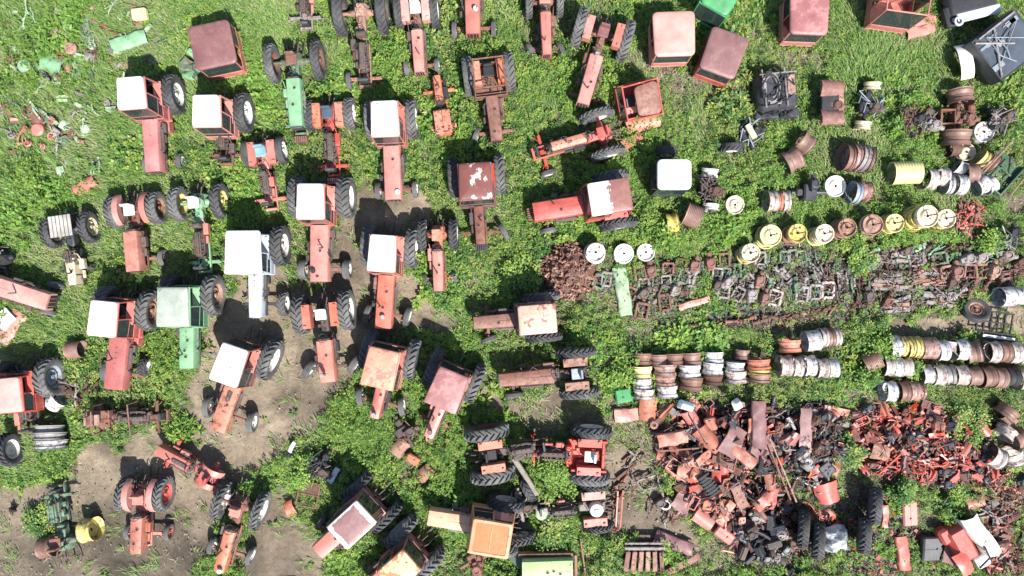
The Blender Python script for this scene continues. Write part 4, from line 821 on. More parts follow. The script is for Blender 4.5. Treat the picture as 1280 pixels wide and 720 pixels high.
BP = [('fender_panel', 808, 512, 28, 19, 90, 'orange', 'orange upright fender at the corner of the big heap by the green bin', .55), ('hood_panel', 783, 519, 30, 17, 5, 'salmon', 'wedge shaped red panel with a white spot at the heap corner', .3), ('fender_panel', 868, 526, 29, 12, -60, 'pink', 'pink bent panel with a small hole near the grey sack', .7),
 ('tank_box', 888, 530, 17, 13, 110, 'salmon', 'salmon box tank next to the pink bent panel', .6), ('hood_panel', 949, 531, 58, 17, 90, 'maroon', 'long dusky maroon hood panel standing out over the heap', 1.0), ('steel_plate', 939, 540, 34, 9, 90, 'orange', 'narrow orange strip beside the dusky maroon hood', .85),
 ('steel_plate', 1007, 535, 50, 15, 90, 'maroon', 'maroon plate with two holes on the black parts', .75), ('hood_panel', 841, 549, 38, 18, 10, 'salmon', 'broad salmon hood panel at the side of the big heap', .7), ('steel_bar', 850, 562, 52, 8, 4, 'brown', 'long brown bar crossing under the salmon hood panel', .85), ('fender_panel', 873, 575, 36, 17, -10, 'salmon', 'salmon fender under the long brown bar', .75),
 ('panel_frame', 850, 588, 34, 16, -35, 'orange', 'hollow orange window frame on the side of the heap', .75), ('fender_panel', 862, 592, 30, 14, -10, 'orange', 'orange curved fender lying in the hollow frame', .8), ('ribbed_duct', 886, 606, 30, 17, -55, 'black', 'black ribbed duct in the middle of the big heap', .95), ('steel_plate', 900, 596, 22, 15, -20, 'bright', 'bright red plate beside the black ribbed duct', .85),
 ('steel_plate', 916, 552, 38, 24, 60, 'maroon', 'big maroon triangle sheet high on the heap', 1.0), ('hood_panel', 930, 571, 34, 16, -35, 'salmon', 'salmon hood sliding off the maroon sheet', 1.05), ('fender_panel', 888, 549, 36, 16, -50, 'salmon', 'salmon fender in the upper middle of the heap', .9), ('steel_bar', 878, 545, 40, 6, -60, 'brown', 'thin brown bar beside the salmon fender on top', 1.1),
 ('steel_plate', 925, 622, 30, 13, -65, 'brown', 'brown plate with oval holes below the duct', .9), ('hood_panel', 954, 627, 24, 14, 35, 'pink', 'pale pink hood piece on the lower flank', .9), ('steel_plate', 857, 626, 32, 26, 50, 'maroon', 'dark maroon square sheet with a bright edge', .5), ('steel_bar', 858, 630, 34, 3, 50, 'bright', 'bright red angle bar along the maroon square sheet', .66),
 ('steel_plate', 873, 618, 14, 13, 20, 'brown', 'small brown plate between sheet and duct', .6), ('steel_plate', 889, 633, 20, 12, -15, 'orange', 'orange brown plate with rivet holes', .7), ('fender_panel', 881, 648, 26, 14, -35, 'pink', 'pale pink fender with black holes', .65), ('hood_panel', 907, 641, 32, 12, 55, 'orange', 'rust orange hood tilted beside the pink fender', .8),
 ('tank_box', 905, 668, 24, 14, -35, 'bright', 'bright red box on the lower edge of the big heap', .55), ('steel_plate', 936, 657, 17, 15, -20, 'maroon', 'dull maroon plate near the bright red box', .65), ('steel_bar', 928, 693, 52, 6, -12, 'red', 'long red bar at the foot of the big heap', .3), ('steel_bar', 771, 636, 46, 7, 88, 'red', 'first of two long red channels beside the small cover', .35),
 ('steel_bar', 777, 636, 46, 7, 85, 'salmon', 'second long red channel beside its twin', .35), ('hood_panel', 842, 679, 50, 17, -20, 'maroon', 'maroon hood with a small silver vent, over the rusty slats', .8), ('steel_plate', 853, 706, 46, 9, 27, 'brown', 'brown plank like plate below the maroon hood', .55),
 ('steel_plate', 1008, 549, 28, 15, 92, 'salmon', 'salmon plate continuing below the maroon plate', .6), ('steel_bar', 972, 585, 86, 8, -68, 'brown', 'long brown girder running down the black side of the heap', .95), ('steel_bar', 979, 588, 84, 7, -68, 'rustlight', 'long rusty girder next to the brown girder', .85), ('fender_panel', 1036, 614, 26, 24, -75, 'bright', 'orange red open fender in the weeds between both heaps', .45),
 ('tank_box', 1033, 586, 18, 18, 40, 'greydark', 'dark grey box beside a red flap between the heaps', .5), ('steel_plate', 1019, 589, 18, 8, 50, 'bright', 'red flap against the dark grey box', .5), ('steel_plate', 1101, 566, 23, 19, -15, 'rustlight', 'tan square sheet with a red frame in the second heap', .5), ('steel_bar', 1117, 576, 46, 6, 45, 'bright', 'red bar lying across the second heap by the tan sheet', .55),
 ('hood_panel', 1107, 646, 31, 9, -87, 'salmon', 'narrow salmon panel above the tall salmon panel', .8), ('tank_box', 1136, 641, 32, 19, -85, 'salmon', 'salmon and maroon box fender in the dead brush', .7), ('hood_panel', 1130, 692, 42, 16, -85, 'salmon', 'tall dull salmon panel near the black crate', .8), ('fender_panel', 1215, 629, 32, 13, 12, 'salmon', 'rounded red fender above the white hooded machine', .5),
 ('hood_panel', 1193, 668, 30, 20, 15, 'red', 'salmon panel joined to the white hooded machine', .9), ('steel_plate', 1196, 694, 36, 24, -12, 'maroon', 'broad maroon sheet below the white hooded machine', .8), ('tank_box', 1164, 685, 26, 32, 0, 'greydark', 'dark grey crate near the tall salmon panel', .5),
 ('steel_plate', 960, 556, 22, 14, -60, 'maroon', 'maroon plate wedged under the brown girder', .8), ('hood_panel', 965, 623, 26, 14, 70, 'red', 'red hood piece near the foot of the girders', .6), ('steel_plate', 1262, 524, 22, 13, -40, 'rustlight', 'pinkish tan plate by the yard edge weeds', .3), ('fender_panel', 1231, 535, 24, 10, -50, 'bright', 'orange red strip in the weeds beside the second heap', .4),
 ('hood_panel', 105, 232, 30, 14, 28, 'salmon', 'salmon panel with a broken ring lying in the grass', .3), ('hood_panel', 160, 51, 46, 17, 18, 'green', 'long pale green panel lying in the grass', .3), ('tank_box', 175, 18, 19, 15, 5, 'paleyellow', 'square yellow green box in the grass', .3), ('fender_panel', 64, 79, 28, 14, -20, 'green', 'curved pale green sheet sunk in the grass', .3),
 ('hood_panel', 779, 364, 62, 18, -82, 'greenpale', 'long faded green hood with two round holes by the iron rows', .9), ('hood_panel', 868, 379, 40, 8, 17, 'pink', 'long pink beam across the rows of castings', .5), ('steel_plate', 650, 700, 34, 17, -40, 'greendark', 'dark green plate with slots against the pale green hood', .9),
 ('steel_bar', 729, 698, 44, 6, -82, 'brown', 'rust brown bar at the end of the pale green hood', .8), ('tank_box', 779, 494, 17, 20, -80, 'greenbright', 'small green bin beside the block of rims', .5), ('hood_panel', 12, 408, 44, 22, 55, 'pink', 'pale pink hood lying on torn white sheet', .5), ('steel_plate', 6, 399, 22, 20, -40, 'white', 'torn white sheet at the frame edge', .4),
 ('fender_panel', 499, 559, 22, 14, 45, 'rustlight', 'rusty fender poking out of lush weeds', .5), ('tank_box', 516, 574, 17, 10, -30, 'orange', 'small orange rusted box in the lush weeds', .4), ('fender_panel', 530, 592, 22, 11, 45, 'rustlight', 'tan curved plate under the orange rusted box', .4), ('hood_panel', 537, 544, 16, 10, 80, 'salmon', 'little salmon cover in the lush weeds', .5),
 ('panel_frame', 385, 618, 30, 26, 80, 'ironred', 'square dull red frame around a patch of bare soil', .5), ('steel_plate', 365, 559, 14, 5, 60, 'silver', 'slim silver strip at the edge of the dirt', .4), ('steel_plate', 417, 594, 22, 7, 55, 'silver', 'silver strip beside the dark shadowed engine', .5), ('fender_panel', 361, 634, 12, 14, 20, 'orange', 'small orange piece under the dull red frame', .4),
 ('hood_panel', 1150, 26, 38, 12, 15, 'salmon', 'ribbed salmon panel below the roofless cab frame', .6), ('hood_panel', 1151, 38, 38, 13, 15, 'pink', 'pinkish panel lying under the ribbed salmon one', .45), ('steel_plate', 1110, 5, 14, 12, 90, 'salmon', 'small salmon plate beside the roofless cab frame', .7),
 ('fender_panel', 45, 152, 24, 12, -70, 'brown', 'brown curved part sticking out of the grass', .3), ('fender_panel', 803, 151, 44, 16, 12, 'orange', 'orange fender beneath the brown roofed cab', .35), ('steel_plate', 790, 176, 26, 13, 32, 'salmon', 'salmon plate by the row crop tractor', .5), ('hood_panel', 30, 712, 1, 1, 0, 'rust', None, 0)]
for a in BP:
    if any(inpoly(a[1], a[2], q) for q in (H1, H1B, H1C, H2)): a = (*a[:6], {'salmon': 'rustred', 'pink': 'salmon'}.get(a[6], a[6]), *a[7:])
    if a[7]: panel(*a[:9], tilt=(RN.uniform(-.12, .12), RN.uniform(-.1, .1)), under='rustdark', v=RN.randrange(2))
ROWP = [(740, 345), (800, 332), (950, 318), (1100, 308), (1255, 305), (1255, 362), (1080, 395), (960, 408), (850, 412), (740, 362)]
def scatter(poly, n, kinds, cols, lr, wr, zr, where, tl=.5):
    xs = [p[0] for p in poly]; ys = [p[1] for p in poly]; k = 0; cx, cy = sum(xs)/len(xs), sum(ys)/len(ys)
    while k < n:
        x, y = RN.uniform(min(xs), max(xs)), RN.uniform(min(ys), max(ys))
        if not inpoly(x, y, poly): continue
        k += 1; d = min(1, math.hypot((x-cx)/(max(xs)-min(xs))*2, (y-cy)/(max(ys)-min(ys))*2))
        z = .12+(zr*(1-.75*d*d))*RN.uniform(.35, 1); kd = RN.choice(kinds); c = RN.choice(cols); kw = kd.replace('_', ' ')
        lq, wq = (round(RN.uniform(*q)/4.35)*4.35 for q in (lr, wr))
        if kd in KW: cast(kd, x, y, RN.uniform(0, 360), c, f'{CW.get(c, c)} {KW[kd]} loose in the {where}', z=z, s=RN.uniform(.6, 1), group=f'castings in the {where}', tilt=RN.uniform(-.6, .6))
        else: panel(kd, x, y, lq, max(4.35, wq), RN.uniform(0, 360), c, f'small {CN.get(c, c)} {kw} loose in the {where}', z, (RN.uniform(-tl, tl), RN.uniform(-tl, tl)), 'rustdark', f'pieces in the {where}', RN.randrange(2))
PK = ['hood_panel', 'fender_panel', 'steel_plate', 'sheet_offcut', 'steel_plate', 'sheet_offcut', 'steel_bar', 'panel_frame']
RD = ['rustred', 'rustred', 'maroon', 'ironred', 'red', 'maroon', 'orange', 'brown', 'brown', 'rustred', 'bright', 'maroon', 'rust', 'ironred', 'black', 'rustdark']
scatter(H1, 175, PK, RD, (8, 25), (4, 11), 1.05, 'big red scrap heap')
scatter(H1, 110, ['bent_pipe', 'steel_bar', 'lift_arm', 'sheet_offcut', 'steel_plate'], ['black', 'rustdark', 'greydark', 'black', 'iron', 'castgrey'], (12, 30), (5, 8), 1.1, 'big red scrap heap')
scatter(H1C, 45, ['gear_housing', 'bent_pipe', 'steel_bar', 'engine_block', 'sheet_offcut'], ['black', 'greydark', 'iron', 'castgrey'], (12, 26), (5, 9), .8, 'dark lower flank of the big heap')
scatter(H1B, 110, ['gear_housing', 'ring_gear', 'bent_pipe', 'lift_arm', 'axle_housing', 'sheet_offcut'], ['black', 'greydark', 'castgrey', 'rustdark', 'ironred', 'steel'], (8, 18), (4, 8), .6, 'black parts heap')
scatter(H1B, 14, ['steel_plate', 'sheet_offcut'], ['salmon', 'maroon', 'orange'], (10, 22), (6, 12), .7, 'black parts heap')
scatter(H2, 210, ['sheet_offcut', 'steel_bar', 'steel_plate', 'bent_pipe', 'steel_bar', 'panel_frame', 'sheet_offcut'], ['bright', 'rustred', 'red', 'salmon', 'maroon', 'ironred', 'rustred'], (8, 20), (4, 10), .6, 'second red scrap heap')
scatter(H2, 50, ['sheet_offcut', 'gear_housing', 'bent_pipe'], ['black', 'rustdark', 'greydark', 'ironred'], (8, 20), (4, 10), .55, 'second red scrap heap')
scatter(H3, 70, ['sheet_offcut', 'lift_arm', 'bent_pipe', 'steel_bar', 'steel_plate'], ['ironred', 'rust', 'castgrey', 'salmon', 'rustdark'], (10, 20), (4, 8), .3, 'brown parts corner')
scatter([(1190, 262), (1225, 255), (1222, 285), (1200, 288)], 34, ['steel_bar', 'bent_pipe'], ['ironred', 'salmon', 'red'], (12, 24), (4, 5), .4, 'red rod pile by the track', .2)
scatter([(955, 610), (1000, 600), (1005, 720), (985, 720)], 18, ['bent_pipe', 'sheet_offcut', 'gear_housing'], ['greydark', 'black', 'rustdark'], (10, 20), (5, 9), .35, 'dark strip beside the spare tyres')
scatter([(1015, 600), (1045, 595), (1040, 655), (1010, 650)], 10, ['fender_panel', 'sheet_offcut', 'bent_pipe'], ['salmon', 'red', 'brown', 'greydark'], (10, 20), (5, 9), .35, 'weedy gap above the spare tyres')
scatter([(1090, 612), (1230, 612), (1180, 660), (1100, 660)], 12, ['steel_bar', 'bent_pipe', 'sheet_offcut'], ['green', 'rust', 'castgrey', 'brown'], (10, 26), (4, 7), .25, 'brush patch above the dark crate')
scatter([(790, 560), (850, 600), (850, 660), (750, 610), (780, 570)], 16, ['bent_pipe', 'steel_bar'], ['castgrey', 'iron', 'rust'], (12, 30), (4, 6), .15, 'bare strip beside the big heap', .1)
scatter([(0, 5), (235, 0), (225, 50), (150, 110), (130, 210), (60, 225), (0, 200)], 90, ['sheet_offcut', 'steel_plate', 'sheet_offcut', 'fender_panel', 'lift_arm'], ['greenpale', 'greenpale', 'irongreen', 'brown', 'castgrey', 'rustlight', 'greenpale', 'rust'], (6, 15), (5, 10), .17, 'green scrap in the grass')
scatter([(15, 15), (120, 15), (125, 95), (60, 95), (20, 90)], 22, ['sheet_offcut', 'steel_plate', 'ring_gear'], ['greenpale', 'irongreen', 'brown', 'greenpale', 'rustdark'], (8, 15), (5, 9), .16, 'green scrap in the grass')
scatter([(0, 115), (60, 125), (90, 165), (70, 185), (0, 190)], 14, ['sheet_offcut', 'steel_plate', 'ring_gear'], ['greenpale', 'irongreen', 'brown', 'salmon', 'castgrey'], (7, 14), (5, 9), .16, 'green scrap by the brown part')
scatter([(220, 62), (245, 60), (250, 95), (228, 95)], 9, ['steel_plate', 'hood_panel'], ['greendark', 'irongreen', 'green'], (12, 24), (6, 12), .3, 'green scrap under the maroon roofed cab')
scatter([(60, 470), (115, 470), (115, 510), (80, 510)], 10, ['gear_housing', 'bent_pipe', 'lift_arm'], ['iron', 'rustdark', 'castgrey'], (8, 16), (5, 8), .2, 'dark parts beside the pale rim')
# ------------------------------------------------------------------ one-off machines
def machine(px, py, deg, label, cat, name, z=.5, group=None):
    return thing(name, label, cat, (*W(px, py, z), 0), rad(deg), group)
m = machine(971, 112, 4, 'black machine body with pale round pipes and a pale square plate', 'machine body', 'machine_wreck', .9)
b = MB(); b.box((0, -.05, .7), (1.7, 1.7, .9), .15, .93, .93); b.box((.1, -.95, .4), (1.9, .35, .4), .05); put('body', b, 'greydark', m)
b = MB()
for r_ in (.45, .62): b.tube([(-.35+r_*.6*math.cos(a), .05+r_*math.sin(a), 1.2) for a in [i*PI/8 for i in range(17)]], .03, 6)
b.tube([(-.7, .8, 1.2), (-.6, -.8, 1.2)], .035); b.tube([(.25, .85, 1.2), (.3, -.8, 1.2)], .04); b.tube([(-.8, .6, 1.2), (.8, .65, 1.2)], .03); put('pipe_frame', b, 'castgrey', m)
b = MB()
for k in range(9): b.tube([(RN.uniform(-.8, .8), RN.uniform(-.9, .9), 1.18), (RN.uniform(-.8, .8), RN.uniform(-.9, .9), 1.26), (RN.uniform(-.8, .8), RN.uniform(-.9, .9), 1.17)], RN.choice((.018, .035)), 6)
for k in range(5): b.box((RN.uniform(-.7, .1), RN.uniform(-.7, .7), 1.18), (RN.uniform(.1, .3), RN.uniform(.1, .3), .12), .02)
put('fittings', b, 'black', m); b = MB(); b.box((-.62, .1, 1.2), (.14, .7, .06), .02); b.box((-.2, -.62, 1.2), (.5, .12, .06), .02); put('trim_strip', b, 'steel', m)
b = MB(); b.box((.52, .1, 1.18), (.32, .85, .05), .01); put('cover_plate', b, 'rustlight', m)
b = MB()
for k in range(12): b.cyl((RN.uniform(-.8, .8), RN.uniform(-1.2, -.8), .5), (RN.uniform(-.8, .9), RN.uniform(-1.2, -.7), .85), .06, n=8)
put('manifold', b, 'black', m)
m = machine(1252, 60, 38, 'dark grey hopper trailer with pale crossing struts near the white curved fender', 'trailer', 'hopper_trailer', .9)
b = MB(); b.box((0, 0, .5), (2.2, 2.0, .5), .04, 1.0, 1.0); 
for s in (-1, 1): b.box((0, s*1.02, .95), (2.3, .06, .7), .01); b.box((s*1.12, 0, .95), (.06, 2.0, .7), .01)
put('hopper', b, 'greydark', m)
b = MB(); b.loft([[(-1.1, -.98, 1.28), (1.1, -.98, 1.28), (1.1, .98, 1.28), (-1.1, .98, 1.28)], [(-.3, -.3, .92), (.35, -.3, .92), (.35, .35, .92), (-.3, .35, .92)]]); b.box((.2, .5, 1.15), (1.2, .3, .06), .02); put('funnel', b, 'slate', m)
b = MB(); b.tube([(-1.1, .9, 1.35), (.2, -.1, 1.35)], .04); b.tube([(-1.1, -.9, 1.35), (-.1, .9, 1.35)], .04); b.tube([(-.9, .95, 1.36), (1.0, .95, 1.36)], .04); put('strut', b, 'castgrey', m); b = MB()
for k in range(8): b.box((RN.uniform(-.9, .9), RN.uniform(-.8, .8), 1.31), (RN.uniform(.15, .6), RN.uniform(.04, .25), .04), .01)
for k in range(4): b.tube([(RN.uniform(-1, 1), RN.uniform(-.9, .9), 1.3), (RN.uniform(-1, 1), RN.uniform(-.9, .9), 1.42), (RN.uniform(-1, 1), RN.uniform(-.9, .9), 1.3)], .025, 6)
put('lid_fittings', b, 'greyblue', m)
b = MB(); b.box((-.1, -.35, .95), (.85, .7, .05), .01); b.at((0, 0, 0)); put('wood_panel', b, 'woodtan', m, (0, 0, .28))
b = MB(); b.sheet(arc(0, 0, .85, 150, 30, 8), -.24, .24, .02); b.v = [(p[0]*1.2+.3*p[1]*p[1], p[1], p[2]) for p in b.v]
o = put('curved_fender', b, 'white', None, (*W(1205, 76, .7), 0), (0, 0, rad(12))); tag(o, 'white curved fender beside the dark hopper trailer', 'fender')
m = machine(1216, 10, 14, 'dark wrecked vehicle front with a white ring lamp at the upper frame edge', 'vehicle wreck', 'vehicle_wreck', .7)
b = MB(); b.box((0, .3, .6), (2.1, 1.0, .5), .1, .95, .9); b.box((-.9, -.1, .5), (.6, .9, .4), .08); put('body', b, 'black', m)
b = MB(); b.box((.15, -.3, .75), (1.9, .4, .12), .05); b.lathe([(.12, 0), (.2, 0), (.2, .06), (.12, .06)], 'z', 20, (-.85, -.45, .85), True); put('bumper', b, 'silver', m)
def unit(px, py, deg, label, cols, parts, cat='axle unit', name='axle_unit'):
    m = machine(px, py, deg, label, cat, name)
    b = MB(); b.box((0, 0, .4), (.7, .55, .5), .06); b.cyl((0, -.75, .4), (0, .75, .4), .09, n=10); b.box((0, .45, .4), (.3, .3, .35), .05); put('housing', b, cols[0], m)
    put('gearbox', cached(('gearbox', 0), lambda: cast_mb('gear_housing', 1)), cols[1], m, (.3, -.1, .45)); b = MB()
    for k in range(parts): b.tube([(RN.uniform(-.5, .5), RN.uniform(-.5, .5), .6), (RN.uniform(-.6, .7), RN.uniform(-.6, .6), .85), (RN.uniform(-.7, .7), RN.uniform(-.7, .7), .5)], .025, 6)
    put('linkage', b, cols[2], m)
    return m
unit(1084, 132, -10, 'black axle unit between two cream wheels', ['black', 'iron', 'greyblue'], 8)
unit(1138, 150, 15, 'dark tangled engine unit with an upright pipe on the turf edge', ['iron', 'black', 'rustdark'], 14)
unit(1158, 152, -20, 'smaller dark unit beside the tangled engine unit', ['iron', 'castgrey', 'castgrey'], 6)
m = unit(1200, 147, 0, 'rusty axle with a square opening between two broad rusty wheels', ['rust', 'rust', 'rustdark'], 4)
b = MB()
for s in (-1, 1): b.box((-.6, s*.3, .5), (.65, .08, .4), .02); b.box((-.6+s*.3, 0, .5), (.08, .6, .4), .02)
put('subframe', b, 'brown', m); b = MB(); b.box((.45, .1, .5), (.3, .9, .35), .08); put('gearbox', b, 'brown', m)
unit(1248, 150, 35, 'black shaft unit with long levers behind the white disc', ['black', 'iron', 'castgrey'], 12)
unit(885, 237, 0, 'dark engine between two white wheels near the yellow rim', ['black', 'rustdark', 'iron'], 16)
m = unit(1035, 131, 0, 'small black cart with a rusty red fender at each end', ['black', 'rustdark', 'black'], 2, 'cart', 'small_cart')
b = MB(); b.box((-.02, 0, .75), (.75, .85, .1), .03); put('seat_box', b, 'black', m)
b = MB(); b.box((.42, 0, .8), (.22, 1.15, .08), .02); put('side_board', b, 'rustlight', m)
for s in (-1, 1): put('fender', cached('cf', lambda: panel_mb('fender_panel', .95, .5)), 'ironred', m, (0, s*.68, .95), (0, 0, 0), (1, s, 1))
m = unit(1012, 240, 90, 'dark grey axle casting with rusty ends on the grass', ['greydark', 'greydark', 'rustdark'], 0)
m = unit(935, 166, 20, 'black winch machine with a yellow roller', ['black', 'black', 'greyblue'], 10, 'winch', 'winch')
b = MB(); b.cyl((.05, -.35, .85), (-.05, .3, .85), .13, n=14); put('roller', b, 'paleyellow', m)
unit(505, 540, 30, 'small greasy engine hidden in the weeds', ['iron', 'iron', 'rust'], 5)
unit(400, 582, -35, 'black engine block in the shade by the silver strip', ['black', 'iron', 'greydark'], 10)
unit(1258, 300, 80, 'black engine at the edge by the track weeds', ['black', 'black', 'steel'], 8)
unit(0, 325, 20, 'grey black wreck at the frame edge above the torn hood', ['greydark', 'black', 'grey'], 8)
unit(594, 700, -60, 'rusty engine part standing in the low weeds', ['rust', 'ironred', 'ironred'], 5)
unit(650, 632, 10, 'dull engine remains by the round green lid', ['castgrey', 'iron', 'steel'], 7)
unit(8, 640, 0, 'tiny black part lying on the bare soil', ['black', 'black', 'black'], 3).scale = (.35, .35, .35)
b = MB(); b.lathe([(.001, .02), (.22, .03), (.26, 0), (.26, -.25), (.22, -.25)], 'z', 20); tag(put('round_lid', b, 'greenpale', None, (*W(677, 643, .6), .6)), 'round yellow green lid beside the leafy bush', 'lid')
b = MB(); b.lathe([(.16, 0), (.24, 0), (.24, .2), (.16, .2)], 'z', 24, closed=True); tag(put('steel_ring', b, 'steel', None, (*W(832, 630, .2), .05), (.2, 0, 0)), 'grey steel ring on the bare strip beside the heap', 'steel ring')
b = MB(); b.lathe([(.07, 0), (.15, 0), (.17, .1), (.08, .12)], 'z', 18, closed=True); tag(put('small_hub', b, 'rustlight', None, (*W(817, 531, .6), .6)), 'small cream ringed hub on the edge of the big heap', 'hub')
b = MB(); b.tube([(-.9, 0, .2), (0, .03, .22), (.95, 0, .15)], .12, 8); tag(put('wooden_pole', b, 'wood', None, (*W(656, 595, .9), .7), (0, 0, rad(-58))), 'brown wooden pole propped by the black wheel', 'pole')
m = machine(1258, 212, 48, 'green open tipping trailer beside the yellow rim', 'trailer', 'tipping_trailer', .8)
b = MB(); b.box((0, 0, .5), (1.6, 1.3, .08), .02)
for s in (-1, 1): b.box((0, s*.66, .7), (1.7, .06, .45), .01)
b.box((-.82, 0, .7), (.06, 1.3, .45), .01); b.box((.1, .1, .58), (1.0, .12, .1), .02); b.box((.2, -.3, .58), (.12, .9, .1), .02); b.v = [(x, y, z*.6) for x, y, z in b.v]; put('tray', b, 'greendark', m)
b = MB(); b.tube([(-.9, -.8, .95), (.2, -.75, .95), (1.1, 0, .8)], .04); b.tube([(-.8, .7, .95), (.9, .7, .95)], .04); put('rail', b, 'rustlight', m)
m = machine(1243, 403, -8, 'dark steel grid lying beside the leaning tyre', 'steel grid', 'steel_grid', .3)
b = MB()
for k in range(6): b.box((-.75+k*.3, 0, .3), (.06, .95, .06), .01)
for k in range(3): b.box((0, -.45+k*.45, .34), (1.6, .06, .05), .01)
put('grid', b, 'black', m); b = MB(); b.box((.3, -.62, .25), (1.4, .12, .1), .01); put('rail', b, 'dirtywhite', m)
m = machine(806, 700, 0, 'rusty slatted rack in front of the maroon hood panel', 'slatted rack', 'slatted_rack', .6)
for k in range(6): put('slat', cached('slat', lambda: MB().box((0, 0, 0), (.2, .9, .08), .03)), 'ironred' if k in (0, 5) else 'rustlight', m, (-.75+k*.3, -.1, .5), (.1, .1*(k-2), .05*(k-3)))
b = MB(); b.box((0, .5, .6), (1.75, .14, .1), .03); b.box((0, .68, .5), (1.7, .1, .08), .02); put('top_rail', b, 'castgrey', m)
b = MB(); b.box((0, 0, .25), (1.6, 1.0, .2), .05); put('tray', b, 'black', m)
m = machine(1213, 674, -60, 'bulky red machine with a thick white curved hood beside the grey crate', 'farm machine', 'farm_machine', .8)
b = MB(); b.box((.1, -.35, .45), (1.7, 1.0, .75), .16, .92, .85); b.box((-.5, -.8, .45), (.7, .5, .5), .1); put('body', b, 'red', m)
b = MB(); b.sheet([(-.15, -.5), (-.12, -.1), (0, .02), (.3, .08), (.55, 0), (.62, -.2), (.64, -.55)], -1.0, .9, .02, .08, 9, .8); b.v = [(x+.03*math.sin(8*y), y+.12*math.sin(x*2.2), z+.03*math.sin(7*x+4*y)) for x, y, z in b.v]; put('hood', b, 'dirtywhite', m, (.1, .25, .95))
b = MB(); b.cyl((.2, .5, .95), (.2, .5, 1.12), .14, n=14); b.tube([(.3, .3, 1.0), (.9, .2, 1.1), (1.2, -.3, .9)], .04); put('filler_cap', b, 'black', m)
b = MB(); b.sheet([(-.3, .05), (0, .1), (.35, 0)], -.5, .5, .02, .1, 5, .8); put('side_panel', b, 'bright', m, (.75, -.8, .75)); b = MB(); b.box((0, 0, 0), (.55, .6, .3), .08); put('front_cover', b, 'dirtywhite', m, (1.25, .1, .45))
m = machine(716, 714, 181, 'solid pale green machine hood with dark round holes on a rusty frame', 'farm machine', 'farm_machine', 1.0)
put('hood', hood_mb(2.15, 1.0, .5, .95, (.25, .38, .5), .05), ['yellowgreen', 'black'], m, (0, 0, 1.05)); b = MB(); b.box((1.1, .62, .6), (2.4, .1, .3), .02); b.box((1.1, -.62, .6), (2.4, .1, .3), .02); b.box((-.15, 0, .8), (.14, 1.3, .2), .03); put('frame_rail', b, 'brown', m)
put('engine', engine_mb(4, 1.4), 'iron', m, (1.0, .1, .55)); put('side_plate', MB().box((2.4, -.4, .8), (.75, .5, .05), .01), 'greendark', m, (0, 0, 0), (0, .25, -.5))
# silver tarp
b = MB(); n = 14; vs = []
for i in range(n+1):
    for j in range(n+1):
        u, v = i/n*2-1, j/n*2-1; vs.append((u*.56+.05*math.sin(v*5), v*.56+.05*math.sin(u*4), .75-.5*max(abs(u), abs(v))**4+.05*math.sin(6*u+3*v)+.045*math.sin(9*v-4*u)+RN.uniform(-.035, .035)))
fs = [(i*(n+1)+j, (i+1)*(n+1)+j, (i+1)*(n+1)+j+1, i*(n+1)+j+1) for i in range(n) for j in range(n)]
b.add(vs, fs); b.add([(x*.98, y*.98, z-.02) for x, y, z in vs], [f[::-1] for f in fs]); o = put('plastic_tarp', b, 'tarp', None, (*W(1049, 677, .7), 0), (0, 0, .1)); tag(o, 'crumpled silver plastic tarp between the lugged tyres', 'tarp')
b = MB(); b.box((0, 0, 0), (.75, .4, .3), .1, .8, .7); tag(put('plastic_sack', b, 'silver', None, (*W(858, 508, .8), .8), (.2, .1, -.3)), 'pale blue grey sack on the upper edge of the big heap', 'sack')
b = MB(); b.box((0, 0, 0), (.4, .5, .3), .12, .8, .7); tag(put('plastic_sack', b, 'white', None, (*W(922, 506, 1.0), 1.0), (.2, .3, .5)), 'crumpled white sack with a red corner near the maroon hood', 'sack')
for i, (px, py, d, l) in enumerate([(88, 60, 8, 'round rust brown lid on green scrap'), (47, 162, 8, 'dull red round hub beside the brown curved part'), (30, 82, 8, 'small green can in the grass')]):
    b = MB(); b.lathe([(.001, .12), (d*.025, .12), (d*.035, .05), (d*.034, -.05), (.1, -.08)], 'z', 20); tag(put('round_lid', b, ['rustlight', 'salmon', 'green'][i], None, (*W(px, py, .3), .28)), l, 'lid')
